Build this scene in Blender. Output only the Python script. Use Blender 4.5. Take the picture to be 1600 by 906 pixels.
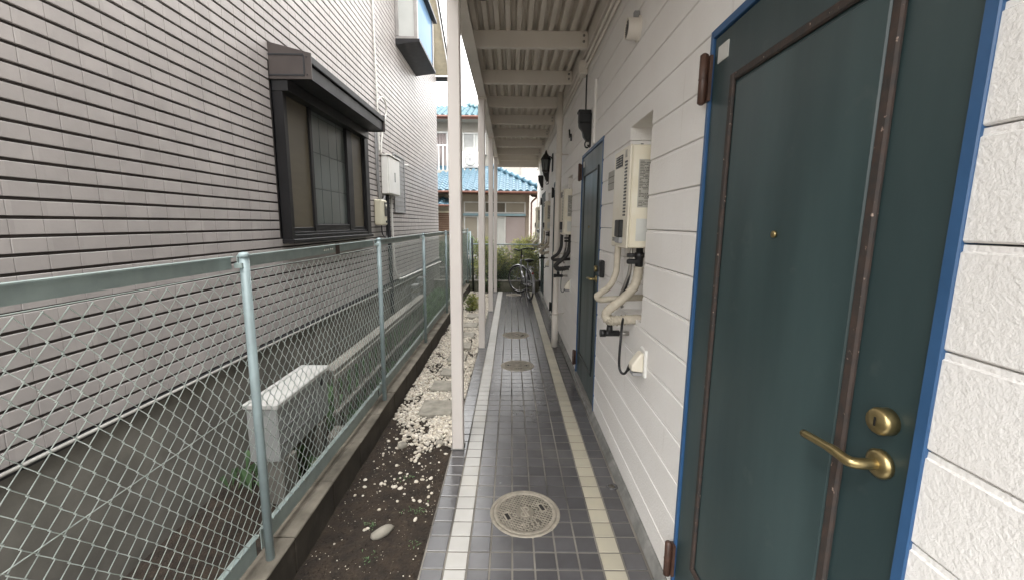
import bpy, math, random
from mathutils import Vector, Matrix, noise as mnoise
R = math.radians
random.seed(7)
for o in list(bpy.data.objects): bpy.data.objects.remove(o)
S = bpy.context.scene
col = S.collection

# ---------------------------------------------------------------- camera, sky, sun, exposure
cd = bpy.data.cameras.new('camera'); cam = bpy.data.objects.new('camera', cd); col.objects.link(cam)
S.camera = cam
cd.sensor_width = 36.0; cd.lens = 36.0 * 660 / 1600; cd.clip_end = 3000; cd.clip_start = 0.02
CAMZ = 1.5
def aim():
    f = 660.0
    fy = Vector((799 - 800, 350 - 453, f)).normalized()           # corridor direction in camera space (x right, y down, z forward)
    r = R(0.5); u = Vector((math.sin(r), -math.cos(r), 0)); u = (u - fy * u.dot(fy)).normalized()
    x = fy.cross(u)
    if x.x < 0: x = -x
    rows = [x, fy, u]                                              # world axes expressed in camera space
    # blender camera axes: X right, Y up, Z backward
    m = Matrix([[w.x, -w.y, -w.z] for w in rows])
    return m
m3 = aim(); cam.matrix_world = Matrix.Translation((0, 0, CAMZ)) @ m3.to_4x4()
W = bpy.data.worlds.new('World'); S.world = W; W.use_nodes = True
SUN_EL, SUN_AZ = 58.0, 215.0                                      # azimuth the light comes from, clockwise from +Y
SKY_STRENGTH = 0.1
nt = W.node_tree; nt.nodes.clear()
N = nt.nodes.new; L = nt.links.new
sky = N('ShaderNodeTexSky'); sky.sky_type = 'NISHITA'; sky.sun_disc = False
sky.sun_elevation = R(SUN_EL); sky.sun_rotation = R(SUN_AZ); sky.air_density = 1.0; sky.dust_density = 1.5
tc = N('ShaderNodeTexCoord'); mp = N('ShaderNodeMapping'); mp.inputs['Scale'].default_value = (1, 1, 2.2)
nz = N('ShaderNodeTexNoise'); nz.inputs['Scale'].default_value = 2.3; nz.inputs['Detail'].default_value = 6; nz.inputs['Roughness'].default_value = .55
rp = N('ShaderNodeValToRGB'); rp.color_ramp.elements[0].position = .34; rp.color_ramp.elements[1].position = .55
rp.color_ramp.elements[0].color = (.62, .62, .62, 1); rp.color_ramp.elements[1].color = (1, 1, 1, 1)
mx = N('ShaderNodeMix'); mx.data_type = 'RGBA'; 
# an overcast dome is about three times brighter overhead than at the horizon
sp_ = N('ShaderNodeSeparateXYZ'); L(tc.outputs['Generated'], sp_.inputs[0])
mr_ = N('ShaderNodeMapRange'); mr_.inputs[1].default_value = 0; mr_.inputs[2].default_value = 1; mr_.inputs[3].default_value = .31; mr_.inputs[4].default_value = 1.0; L(sp_.outputs['Z'], mr_.inputs[0])
cl = N('ShaderNodeVectorMath'); cl.operation = 'SCALE'; cl.inputs[0].default_value = (16.0, 15.9, 15.7); L(mr_.outputs[0], cl.inputs['Scale'])
L(cl.outputs[0], mx.inputs[7])
bg = N('ShaderNodeBackground'); bg.inputs['Strength'].default_value = SKY_STRENGTH; wo = N('ShaderNodeOutputWorld')
L(tc.outputs['Generated'], mp.inputs['Vector']); L(mp.outputs[0], nz.inputs['Vector']); L(nz.outputs['Fac'], rp.inputs[0])
L(rp.outputs[0], mx.inputs[0]); L(sky.outputs[0], mx.inputs[6]); L(mx.outputs[2], bg.inputs[0]); L(bg.outputs[0], wo.inputs[0])
ld = bpy.data.lights.new('sun', 'SUN'); ld.energy = 0.6; ld.angle = R(30); ld.color = (1, .965, .92)
sun = bpy.data.objects.new('sun', ld); col.objects.link(sun)
az = R(SUN_AZ); el = R(SUN_EL)
sd = Vector((math.sin(az) * math.cos(el), math.cos(az) * math.cos(el), math.sin(el)))
sun.rotation_euler = sd.to_track_quat('Z', 'Y').to_euler(); sun.location = (0, 0, 40)
S.view_settings.view_transform = 'Standard'; S.view_settings.look = 'None'; S.view_settings.gamma = 1
S.view_settings.exposure = 2.65
S.render.engine = 'CYCLES'; S.cycles.max_bounces = 8; S.cycles.diffuse_bounces = 5

# ---------------------------------------------------------------- materials
def mat(name, c, rough=.6, c2=None, scale=8, detail=4, lo=.35, hi=.65, bump=0, bscale=60, bdist=.002, bdetail=3, metal=0, spec=.5,
        cell=None, var=0, stain=None, sscale=3, slo=.55, shi=.75, rvar=0, transl=0, stretch=None, coat=0, streak=None):
    m = bpy.data.materials.new(name); m.use_nodes = True
    t = m.node_tree; nn = t.nodes; ll = t.links
    b = nn['Principled BSDF']; b.inputs['Roughness'].default_value = rough; b.inputs['Metallic'].default_value = metal
    b.inputs['Specular IOR Level'].default_value = spec
    if coat: b.inputs['Coat Weight'].default_value = coat; b.inputs['Coat Roughness'].default_value = .22
    geo = nn.new('ShaderNodeNewGeometry'); pos = geo.outputs['Position']
    if stretch:
        mpn = nn.new('ShaderNodeMapping'); mpn.inputs['Scale'].default_value = stretch; ll.new(pos, mpn.inputs[0]); vec = mpn.outputs[0]
    else: vec = pos
    def nse(sc, dt, v=vec, ro=.55):
        n = nn.new('ShaderNodeTexNoise'); n.inputs['Scale'].default_value = sc; n.inputs['Detail'].default_value = dt; n.inputs['Roughness'].default_value = ro
        ll.new(v, n.inputs['Vector']); return n.outputs['Fac']
    def ramp(f, a, b_):
        r_ = nn.new('ShaderNodeMapRange'); r_.inputs[1].default_value = a; r_.inputs[2].default_value = b_; ll.new(f, r_.inputs[0]); return r_.outputs[0]
    def mix(f, a, b_, mode='MIX'):
        x = nn.new('ShaderNodeMix'); x.data_type = 'RGBA'; x.blend_type = mode
        if isinstance(f, float): x.inputs[0].default_value = f
        else: ll.new(f, x.inputs[0])
        for i, v in ((6, a), (7, b_)):
            if isinstance(v, tuple): x.inputs[i].default_value = (*v[:3], 1)
            else: ll.new(v, x.inputs[i])
        return x.outputs[2]
    if c2 is None: c2 = tuple(v * .82 for v in c)
    cur = mix(ramp(nse(scale, detail), lo, hi), c, c2)
    if cell:                                              # every piece its own tone: white noise of the piece's cell
        ad = nn.new('ShaderNodeVectorMath'); ad.operation = 'SUBTRACT'; ad.inputs[1].default_value = cell[1]; ll.new(pos, ad.inputs[0])
        dv = nn.new('ShaderNodeVectorMath'); dv.operation = 'DIVIDE'; dv.inputs[1].default_value = cell[0]; ll.new(ad.outputs[0], dv.inputs[0])
        fl = nn.new('ShaderNodeVectorMath'); fl.operation = 'FLOOR'; ll.new(dv.outputs[0], fl.inputs[0])
        wn = nn.new('ShaderNodeTexWhiteNoise'); wn.noise_dimensions = '3D'; ll.new(fl.outputs[0], wn.inputs['Vector'])
        mr = nn.new('ShaderNodeMapRange'); mr.inputs[3].default_value = 1 - var; mr.inputs[4].default_value = 1 + var; ll.new(wn.outputs['Value'], mr.inputs[0])
        sc = nn.new('ShaderNodeVectorMath'); sc.operation = 'SCALE'; ll.new(cur, sc.inputs[0]); ll.new(mr.outputs[0], sc.inputs['Scale']); cur = sc.outputs[0]
    elif var:
        oi = nn.new('ShaderNodeNewGeometry')
        mr = nn.new('ShaderNodeMapRange'); mr.inputs[3].default_value = 1 - var; mr.inputs[4].default_value = 1 + var; ll.new(oi.outputs['Random Per Island'], mr.inputs[0])
        sc = nn.new('ShaderNodeVectorMath'); sc.operation = 'SCALE'; ll.new(cur, sc.inputs[0]); ll.new(mr.outputs[0], sc.inputs['Scale']); cur = sc.outputs[0]
    if stain: cur = mix(ramp(nse(sscale, 6, pos), slo, shi), cur, stain)
    if streak:                                            # long vertical runs of dirt
        mq = nn.new('ShaderNodeMapping'); mq.inputs['Scale'].default_value = (9, 9, .7); ll.new(pos, mq.inputs[0])
        cur = mix(ramp(nse(3, 5, mq.outputs[0]), .64, .95), cur, streak)
    ll.new(cur, b.inputs['Base Color'])
    if rvar:
        q = nn.new('ShaderNodeMapRange'); q.inputs[3].default_value = max(.02, rough - rvar); q.inputs[4].default_value = min(1, rough + rvar); ll.new(nse(scale * 2.3, 5), q.inputs[0]); ll.new(q.outputs[0], b.inputs['Roughness'])
    if bump:
        bp = nn.new('ShaderNodeBump'); bp.inputs['Strength'].default_value = bump; bp.inputs['Distance'].default_value = bdist
        ll.new(nse(bscale, bdetail), bp.inputs['Height']); ll.new(bp.outputs[0], b.inputs['Normal'])
    if transl:
        tr = nn.new('ShaderNodeBsdfTranslucent'); ll.new(cur, tr.inputs[0]); ms = nn.new('ShaderNodeMixShader'); ms.inputs[0].default_value = transl
        out = nn['Material Output']; ll.new(b.outputs[0], ms.inputs[1]); ll.new(tr.outputs[0], ms.inputs[2]); ll.new(ms.outputs[0], out.inputs[0])
    return m
PIT = .1005; TX0 = -.385; TY0 = 2.15
cellT = ((PIT, PIT, 1), (TX0, TY0, -.5))
M = {}
M['stucco'] = mat('painted_stucco_board', (0.84, 0.82, 0.79), .62, (0.8, 0.775, 0.74), 2.5, 5, bump=.9, bscale=125, bdist=.003, bdetail=4, stain=(.55, .49, .43), sscale=1.3, slo=.66, shi=.95, streak=(.60, .56, .51))
M['joint'] = mat('board_joint', (.42, .38, .34), .8)
M['plinth'] = mat('mortar_plinth', (.24, .235, .22), .85, (.15, .15, .14), 14, 6, bump=.4, bscale=80, stain=(.09, .09, .08), sscale=5, slo=.5, shi=.8)
M['tile'] = mat('grey_floor_tile', (0.076, 0.074, 0.078), 0.26, (0.06, 0.058, 0.06), 6, 5, cell=cellT, var=.14, bump=.06, bscale=200, bdist=.001, stain=(.12, .115, .105), sscale=2.2, slo=.55, shi=.9, rvar=.03, spec=.9)
M['whitetile'] = mat('white_floor_tile', (0.45, 0.44, 0.415), .42, (0.41, 0.4, 0.375), 9, 5, cell=cellT, var=.06, bump=.06, bscale=200, bdist=.001, stain=(.40, .375, .31), sscale=3, slo=.56, shi=.95, rvar=.08)
M['creamtile'] = mat('cream_floor_tile', (0.405, 0.37, 0.285), .45, (0.37, 0.345, 0.275), 9, 5, cell=cellT, var=.08, bump=.06, bscale=200, bdist=.001, stain=(.33, .29, .215), sscale=3, slo=.56, shi=.95, rvar=.08)
M['grout'] = mat('tile_grout', (.20, .185, .16), .9, (.040, .038, .034), 1.3, 6, lo=.40, hi=.62)
M['soil'] = mat('dark_soil', (0.04, 0.027, 0.017), .95, (0.017, 0.012, 0.008), 16, 8, bump=1, bscale=70, bdist=.012, bdetail=8, stain=(.060, .046, .031), sscale=60, slo=.60, shi=.70)
M['pebble'] = mat('white_pebble', (0.62, 0.575, 0.5), .6, (0.42, 0.37, 0.29), 30, 3, var=.30, bump=.1, bscale=150)
M['flag'] = mat('flagstone', (0.33, 0.305, 0.255), .8, (0.21, 0.195, 0.16), 12, 7, bump=.6, bscale=28, bdist=.008, bdetail=6)
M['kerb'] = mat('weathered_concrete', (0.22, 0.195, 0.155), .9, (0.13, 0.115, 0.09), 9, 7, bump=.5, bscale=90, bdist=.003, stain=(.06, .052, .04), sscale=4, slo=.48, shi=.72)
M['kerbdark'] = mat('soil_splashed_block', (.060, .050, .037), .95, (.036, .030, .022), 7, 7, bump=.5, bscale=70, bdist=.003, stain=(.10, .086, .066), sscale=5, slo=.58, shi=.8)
M['concrete'] = mat('grey_concrete', (0.19, 0.18, 0.155), .9, (0.13, 0.122, 0.105), 5, 6, bump=.3, bscale=90, stain=(.14, .13, .10), sscale=2, slo=.55, shi=.85)
M['block'] = mat('mossy_block', (.17, .165, .125), .9, (.09, .095, .06), 9, 6, bump=.5, bscale=60)
M['fence'] = mat('fence_galvanised_green', (.33, .40, .385), .45, (.27, .33, .32), 12, 4, metal=.15, stain=(.20, .19, .15), sscale=9, slo=.62, shi=.8)
M['fencepost'] = mat('fence_post_paint', (0.3, 0.375, 0.385), .45, (0.25, 0.31, 0.315), 10, 4, metal=.1, stain=(.20, .13, .09), sscale=7, slo=.66, shi=.8)
M['wire'] = mat('fence_wire', (0.46, 0.51, 0.475), .45, (0.36, 0.41, 0.38), 20, 3, metal=.2)
M['darkpost'] = mat('dark_green_post', (.012, .02, .016), .5)
M['htile'] = mat('house_wall_tile', (0.385, 0.355, 0.34), .42, (0.335, 0.31, 0.297), 5, 4, cell=((1, .116, .0665), (-3, 0, .042)), var=.06, bump=.2, bscale=90, bdist=.002, stain=(.31, .285, .27), sscale=.7, slo=.5, shi=.85, streak=(.30, .275, .26))
M['hjoint'] = mat('house_tile_joint', (0.06, 0.05, 0.046), .9)
M['bronze'] = mat('dark_bronze_aluminium', (0.012, 0.011, 0.012), 0.5, (0.009, 0.0085, 0.009), 6, metal=.35, rvar=.1)
M['hoodgrey'] = mat('charcoal_sheet_metal', (0.028, 0.028, 0.031), 0.55, (0.022, 0.022, 0.025), 4, metal=.2, rvar=.1)
M['hoodend'] = mat('brown_hood_end', (0.06, 0.048, 0.043), .5, (0.05, 0.039, 0.036), 6)
M['curtain'] = mat('beige_blind', (0.085, 0.072, 0.048), .5, (0.075, 0.063, 0.042), 3, stretch=(1, 1, 6))
M['frost'] = mat('frosted_glass', (0.085, 0.1, 0.095), 0.3, (0.065, 0.078, 0.073), 2.5, bump=.15, bscale=160, bdist=.001)
M['muntin'] = mat('glass_muntin', (0.035, 0.04, 0.038), .5)
M['skyglass'] = mat('painted_sky_glass', (.15, .245, .37), .06, (.17, .27, .40), 1.5)  # bay pane: reflected blue sky painted into its colour, hardly any real mirroring
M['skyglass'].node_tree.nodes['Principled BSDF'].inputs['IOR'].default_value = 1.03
M['paleglass'] = mat('pale_frosted_pane', (0.44, 0.45, 0.43), .25, (0.4, 0.41, 0.39), 3)
M['alu'] = mat('grey_aluminium', (.30, .285, .27), .4, metal=.4)
M['soffit'] = mat('cream_soffit', (0.78, 0.72, 0.56), .6)
M['white'] = mat('white_enamel', (.78, .77, .74), .4, (.74, .73, .69), 5, stain=(.6, .56, .48), sscale=3, slo=.62, shi=.9)
M['cable'] = mat('grey_white_cable', (.36, .35, .32), .6, (.28, .27, .245), 8)
M['rainboard'] = mat('pale_blue_rain_board', (.22, .33, .37), .5, (.19, .29, .33), 5)
M['lid'] = mat('weathered_white_lid', (0.48, 0.475, 0.45), .5, (0.4, 0.395, 0.37), 6, 6, stain=(.34, .33, .29), sscale=7, slo=.55, shi=.8)
M['meter'] = mat('meter_box_cream', (.66, .62, .48), .45, (.62, .58, .44), 5)
M['grey'] = mat('grey_plastic', (.30, .30, .30), .5)
M['dark'] = mat('black_plastic', (.012, .012, .013), .42, rvar=.1)
M['black'] = mat('black_iron', (.010, .010, .011), .5, rvar=.12)
M['whitepvc'] = mat('white_conduit', (.72, .71, .67), .5, (.65, .63, .58), 6)
M['canopy'] = mat('cream_painted_steel', (0.72, 0.675, 0.61), .5, (0.67, 0.62, 0.555), 3, stain=(.50, .43, .36), sscale=2.5, slo=.6, shi=.9, rvar=.1)
M['deck'] = mat('cream_deck_sheet', (0.7, 0.65, 0.58), .5, (0.64, 0.59, 0.52), 2.5, stain=(.45, .38, .30), sscale=4, slo=.6, shi=.85, rvar=.1)
M['post'] = mat('cream_post_paint', (0.62, 0.575, 0.535), .42, (0.58, 0.535, 0.5), 2, stain=(.42, .33, .25), sscale=6, slo=.68, shi=.95)
M['door'] = mat('teal_door_paint', (0.02, 0.039, 0.042), .38, (.042, .068, .069), 2.2, 7, lo=.42, hi=.72, stretch=(1.5, 1.5, .30), bump=.12, bscale=90, bdist=.001, rvar=.12, stain=(.075, .095, .092), sscale=9, slo=.64, shi=.82)
M['doorpanel'] = mat('teal_door_panel', (.024, .045, .047), .36, (.050, .083, .085), 2.0, 7, lo=.40, hi=.70, stretch=(1.6, 1.6, .28), rvar=.12, stain=(.08, .10, .098), sscale=7, slo=.64, shi=.82)
M['blueframe'] = mat('blue_door_frame', (0.034, 0.1, 0.225), .4, (0.028, 0.085, 0.19), 8)
M['rust'] = mat('rusty_bead', (0.055, 0.036, 0.028), .7, (0.03, 0.027, 0.025), 40, 5, bump=.5, bscale=120, stain=(.42, .32, .26), sscale=70, slo=.66, shi=.72)
M['darkbead'] = mat('dark_bead', (.018, .026, .027), .4)
M['hinge'] = mat('brown_hinge', (.085, .042, .028), .45, (.05, .026, .018), 25, 4)
M['brass'] = mat('aged_brass', (.42, .33, .16), .3, (.34, .27, .13), 30, metal=.9)
M['heater'] = mat('cream_enamel', (.74, .69, .58), .38, (.70, .65, .53), 4, stain=(.56, .47, .32), sscale=5, slo=.6, shi=.9)
M['heaterside'] = mat('cream_enamel_side', (.72, .68, .57), .4, (.66, .60, .46), 5, stain=(.58, .44, .22), sscale=7, slo=.62, shi=.9)
M['label'] = mat('grey_label_print', (.40, .385, .34), .6, (.36, .345, .30), 5)
M['ink'] = mat('label_ink', (.13, .125, .11), .7)
M['sticker'] = mat('pale_sticker', (.62, .62, .58), .5)
M['lag'] = mat('pipe_lagging', (0.5, 0.45, 0.36), .7, (0.4, 0.355, 0.28), 25, 5, bump=.4, bscale=60, bdist=.004)
M['darklag'] = mat('black_pipe_wrap', (.020, .020, .020), .6, (.035, .033, .03), 25, 4, bump=.4, bscale=60)
M['metalpipe'] = mat('dull_metal', (.38, .36, .33), .4, metal=.7)
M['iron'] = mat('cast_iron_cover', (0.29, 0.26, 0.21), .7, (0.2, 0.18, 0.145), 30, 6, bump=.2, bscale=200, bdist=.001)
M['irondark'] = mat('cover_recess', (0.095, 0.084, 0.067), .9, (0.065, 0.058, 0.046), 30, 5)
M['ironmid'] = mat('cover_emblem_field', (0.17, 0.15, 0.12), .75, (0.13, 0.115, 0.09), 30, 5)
M['ironhole'] = mat('cover_slot', (.015, .013, .011), .9)
M['leafy'] = mat('yellow_green_leaf', (0.43, 0.42, 0.15), .5, (0.31, 0.33, 0.1), 6, 3, var=.3, transl=.45)
M['leafg'] = mat('mid_green_leaf', (0.22, 0.26, 0.1), .5, (0.15, 0.19, 0.07), 6, 3, var=.4, transl=.3)
M['leafd'] = mat('dark_green_leaf', (0.05, 0.09, 0.03), .5, (0.035, 0.065, 0.024), 6, 3, var=.4, transl=.25)
M['weed'] = mat('pale_weed', (0.14, 0.23, 0.11), .6, (0.09, 0.16, 0.07), 6, 3, var=.4, transl=.3)
M['bark'] = mat('bark', (.08, .06, .045), .9, (.05, .038, .03), 30, 5, bump=.5, bscale=60)
M['bluetile'] = mat('blue_glazed_roof_tile', (0.062, 0.125, 0.165), .3, (0.05, 0.105, 0.145), 5, 4, var=.12, stain=(.12, .20, .24), sscale=4, slo=.6, shi=.9)
M['teal'] = mat('weathered_blue_tile', (0.075, 0.15, 0.18), .4, (0.06, 0.125, 0.15), 4, 4, var=.15)
M['gutter'] = mat('brown_gutter', (0.17, 0.075, 0.05), .5, (0.14, 0.06, 0.045), 5)
M['mortar'] = mat('beige_mortar_wall', (0.36, 0.32, 0.26), .8, (0.32, 0.285, 0.225), 3, bump=.2, bscale=80)
M['eave'] = mat('dark_eave_board', (.07, .045, .035), .7)
M['eavepale'] = mat('tan_eave_lining', (0.27, 0.23, 0.18), .7, (0.24, 0.2, 0.16))
M['ivory'] = mat('ivory_wall', (0.3, 0.285, 0.25), .8, (0.275, 0.26, 0.23), 2)
M['wframe'] = mat('white_window_frame', (0.55, 0.55, 0.53), .4)
M['mauve'] = mat('mauve_shutter_panel', (0.28, 0.24, 0.23), .6, (0.255, 0.215, 0.205), 2)
M['tan'] = mat('tan_shutter_panel', (0.27, 0.245, 0.195), .6, (0.245, 0.22, 0.175), 2)
M['brownslat'] = mat('brown_shutter_slat', (0.2, 0.12, 0.08), .6, (0.17, 0.1, 0.065), 8)
M['palebuild'] = mat('far_pale_wall', (0.36, 0.34, 0.31), .8, (0.33, 0.31, 0.28))
M['rubber'] = mat('bike_tyre', (.018, .018, .018), .7)
M['chrome'] = mat('bike_chrome', (0.4, 0.4, 0.41), .22, metal=.95)
M['bikegrey'] = mat('bike_silver_paint', (.34, .34, .35), .3, metal=.5)
M['red'] = mat('red_reflector', (.30, .02, .015), .3)
M['ground'] = mat('packed_earth', (.11, .095, .07), .95, (.07, .06, .045), 5, 7, bump=.5, bscale=30)
M['cabinet'] = mat('grey_cabinet', (.30, .305, .295), .5, (.26, .265, .255), 5, stain=(.16, .16, .15), sscale=4, slo=.6, shi=.85)
M['wood'] = mat('weathered_grey_timber', (.24, .225, .19), .85, (.16, .15, .13), 12, 6, stretch=(1, .2, 1), bump=.3, bscale=60)

# ---------------------------------------------------------------- mesh helpers
class MB:
    def __init__(s): s.v = []; s.f = []; s.sm = []
    def add(s, vs, fs, smooth=False):
        n = len(s.v); s.v += [tuple(v) for v in vs]; s.f += [tuple(i + n for i in f) for f in fs]; s.sm += [smooth] * len(fs); return s
    def box(s, x0, x1, y0, y1, z0, z1):
        return s.add([(x0, y0, z0), (x1, y0, z0), (x1, y1, z0), (x0, y1, z0), (x0, y0, z1), (x1, y0, z1), (x1, y1, z1), (x0, y1, z1)],
                     [(3, 2, 1, 0), (4, 5, 6, 7), (0, 1, 5, 4), (1, 2, 6, 5), (2, 3, 7, 6), (3, 0, 4, 7)])
    def cbox(s, x0, x1, y0, y1, z0, z1, c=.003):
        lo = (x0, y0, z0); hi = (x1, y1, z1); vs = []; idx = {}
        for cx in (0, 1):
            for cy in (0, 1):
                for cz in (0, 1):
                    for a in range(3):
                        p = [hi[0] if cx else lo[0], hi[1] if cy else lo[1], hi[2] if cz else lo[2]]
                        for k, cc in enumerate((cx, cy, cz)):
                            if k != a: p[k] += -c if cc else c
                        idx[(cx, cy, cz, a)] = len(vs); vs.append(p)
        fs = []
        for a in range(3):
            b, d = (a + 1) % 3, (a + 2) % 3
            for s_ in (0, 1):
                q = []
                for (u, w) in ((0, 0), (1, 0), (1, 1), (0, 1)):
                    k = [0, 0, 0]; k[a] = s_; k[b] = u; k[d] = w; q.append(idx[(*k, a)])
                fs.append(tuple(q) if s_ else tuple(q[::-1]))
        for a in range(3):                                  # edge strips along axis a
            b, d = (a + 1) % 3, (a + 2) % 3
            for u in (0, 1):
                for w in (0, 1):
                    k0 = [0, 0, 0]; k0[b] = u; k0[d] = w; k1 = list(k0); k1[a] = 1
                    q = (idx[(*k0, b)], idx[(*k1, b)], idx[(*k1, d)], idx[(*k0, d)])
                    fs.append(q if u == w else q[::-1])
        for cx in (0, 1):
            for cy in (0, 1):
                for cz in (0, 1):
                    q = tuple(idx[(cx, cy, cz, a)] for a in range(3)); fs.append(q if (cx + cy + cz) % 2 else q[::-1])
        return s.add(vs, fs)
    def prism(s, poly, axis, a0, a1):
        # poly: list of 2-D points; axis 0/1/2 extrude direction
        n = len(poly)
        def P(p, a):
            return {0: (a, p[0], p[1]), 1: (p[0], a, p[1]), 2: (p[0], p[1], a)}[axis]
        vs = [P(p, a0) for p in poly] + [P(p, a1) for p in poly]
        fs = [tuple(range(n)), tuple(range(2 * n - 1, n - 1, -1))] + [(i, (i + 1) % n, (i + 1) % n + n, i + n)[::-1] for i in range(n)]
        return s.add(vs, fs)
    def tube(s, pts, r, n=8, closed=False, caps=True, smooth=True):
        pts = [Vector(p) for p in pts]; k = len(pts); rs = r if isinstance(r, (list, tuple)) else [r] * k
        up = None; vs = []
        for i, p in enumerate(pts):
            a = pts[(i - 1) % k] if (closed or i > 0) else p; b = pts[(i + 1) % k] if (closed or i < k - 1) else p
            t = (b - a).normalized()
            if up is None:
                up = Vector((0, 0, 1)) if abs(t.z) < .9 else Vector((1, 0, 0))
            up = (up - t * up.dot(t))
            if up.length < 1e-6: up = Vector((0, 1, 0)) - t * t.y
            up.normalize(); w = t.cross(up)
            for j in range(n):
                an = 2 * math.pi * j / n; vs.append(p + (up * math.cos(an) + w * math.sin(an)) * rs[i])
        fs = []
        for i in range(k if closed else k - 1):
            i2 = (i + 1) % k
            for j in range(n): fs.append((i * n + j, i * n + (j + 1) % n, i2 * n + (j + 1) % n, i2 * n + j))
        b0 = len(s.v); s.add(vs, fs, smooth)
        if caps and not closed:
            s.f.append(tuple(b0 + j for j in range(n))[::-1]); s.sm.append(False)
            s.f.append(tuple(b0 + (k - 1) * n + j for j in range(n))); s.sm.append(False)
        return s
    def lathe(s, prof, c, axis=2, n=24, smooth=True):
        # prof: (radius, height) along axis
        vs = []
        for (r, h) in prof:
            for j in range(n):
                a = 2 * math.pi * j / n; u, w = r * math.cos(a), r * math.sin(a)
                p = {2: (u, w, h), 0: (h, u, w), 1: (w, h, u)}[axis]; vs.append((c[0] + p[0], c[1] + p[1], c[2] + p[2]))
        fs = []
        for i in range(len(prof) - 1):
            for j in range(n): fs.append((i * n + j, i * n + (j + 1) % n, (i + 1) * n + (j + 1) % n, (i + 1) * n + j))
        b0 = len(s.v); s.add(vs, fs, smooth)
        if prof[0][0] > 1e-5: s.f.append(tuple(b0 + j for j in range(n))[::-1]); s.sm.append(False)
        if prof[-1][0] > 1e-5: s.f.append(tuple(b0 + (len(prof) - 1) * n + j for j in range(n))); s.sm.append(False)
        return s
ORG = {}
def obj(name, mb, m, parent=None, origin=None, label=None, cat=None, group=None, kind=None, bevel=0):
    po = Vector(ORG.get(parent.name, (0, 0, 0))) if parent else Vector((0, 0, 0))
    og = Vector(origin) if origin is not None else po
    me = bpy.data.meshes.new(name)
    me.from_pydata([(v[0] - og.x, v[1] - og.y, v[2] - og.z) for v in mb.v], [], mb.f)
    me.polygons.foreach_set('use_smooth', mb.sm); me.update()
    me.materials.append(M[m])
    o = bpy.data.objects.new(name, me); col.objects.link(o)
    if parent: o.parent = parent
    o.location = og - po; ORG[o.name] = tuple(og)
    if bevel:
        bv = o.modifiers.new('bevel', 'BEVEL'); bv.width = bevel; bv.segments = 2; bv.limit_method = 'ANGLE'
    tag(o, label, cat, group, kind); return o
def tag(o, label=None, cat=None, group=None, kind=None):
    if label: o['label'] = label
    if cat: o['category'] = cat
    if group: o['group'] = group
    if kind: o['kind'] = kind
    return o
def thing(name, label, cat, loc, group=None):
    o = bpy.data.objects.new(name, None); col.objects.link(o); o.location = loc; o.empty_display_size = .1
    ORG[o.name] = tuple(loc); return tag(o, label, cat, group)
def dup(o, loc, parent=None, rz=0):
    c = o.copy(); col.objects.link(c); c.parent = parent
    c.location = loc; ORG[c.name] = tuple(loc)
    if rz: c.rotation_euler.z = rz
    for ch in list(o.children):
        d = ch.copy(); col.objects.link(d); d.parent = c
        for g in list(ch.children):
            e = g.copy(); col.objects.link(e); e.parent = d
    return c
def spline(pts, n=8):
    P = [Vector(p) for p in pts]; out = []
    for i in range(len(P) - 1):
        p0 = P[max(i - 1, 0)]; p1 = P[i]; p2 = P[i + 1]; p3 = P[min(i + 2, len(P) - 1)]
        for k in range(n):
            t = k / n
            out.append(.5 * ((2 * p1) + (p2 - p0) * t + (2 * p0 - 5 * p1 + 4 * p2 - p3) * t * t + (3 * p1 - p0 - 3 * p2 + p3) * t ** 3))
    out.append(P[-1]); return out
INV = cam.matrix_world.inverted()
def pix(p):                                                # where a point falls in the picture, to rank pieces by size
    c = INV @ Vector(p)
    if c.z > -.05: return None
    return (800 + 660 * c.x / -c.z, 453 - 660 * c.y / -c.z, -c.z)

# ================================================================ SETTING
WX = .66                                                   # face of the apartment wall
HX = -1.75                                                 # face of the neighbour's tiled wall
mb = MB().add([(-400, -400, -.16), (400, -400, -.16), (400, 400, -.16), (-400, 400, -.16)], [(0, 1, 2, 3)])
obj('ground', mb, 'ground', kind='structure')
# walkway: slab with grouted tiles
NROW0, NROW1 = -30, 72
walk = obj('walkway', MB().box(TX0 - .004, .66, TY0 + NROW0 * PIT - .01, TY0 + (NROW1) * PIT, -.15, -.0035), 'grout', kind='structure')
manholes = [(.085, 2.02, .178), (.078, 4.36, .172), (.074, 5.62, .178), (.06, 8.95, .16)]
tl = {}
for m in ('tile', 'whitetile', 'creamtile'):
    t = MB().cbox(-PIT / 2 + .0044, PIT / 2 - .0044, -PIT / 2 + .0044, PIT / 2 - .0044, -.012, 0, .0012); me = bpy.data.meshes.new('floor_tile')
    me.from_pydata(t.v, [], t.f); me.materials.append(M[m]); tl[m] = me
cand = []
for r in range(NROW0, NROW1):
    for c in range(10):
        x = TX0 + (c + .5) * PIT; y = TY0 + (r + .5) * PIT
        m = 'whitetile' if c == 1 else 'creamtile' if c == 8 else 'tile'
        p = pix((x, y, 0)); size = 0
        if p and -20 < p[0] < 1620 and 0 < p[1] < 915: size = 1 / p[2]
        cand.append((size, x, y, m))
cand.sort(key=lambda q: -q[0])
rest = {k: MB() for k in tl}
for i, (sz, x, y, m) in enumerate(cand):
    dz = random.uniform(-.0007, .0004); 
    if any(math.hypot(x - a, y - b) < r - .075 for a, b, r in manholes): continue
    if i < 310 and sz > 0:
        o = bpy.data.objects.new('floor_tile', tl[m]); col.objects.link(o); o.parent = walk; o.location = (x, y, dz); o.rotation_euler = (random.gauss(0, .003), random.gauss(0, .003), 0)
    else: rest[m].cbox(x - PIT / 2 + .0044, x + PIT / 2 - .0044, y - PIT / 2 + .0044, y + PIT / 2 - .0044, -.012, dz, .0012)
for k, mbx in rest.items(): obj('floor_tile', mbx, k, walk, kind='stuff')

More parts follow.
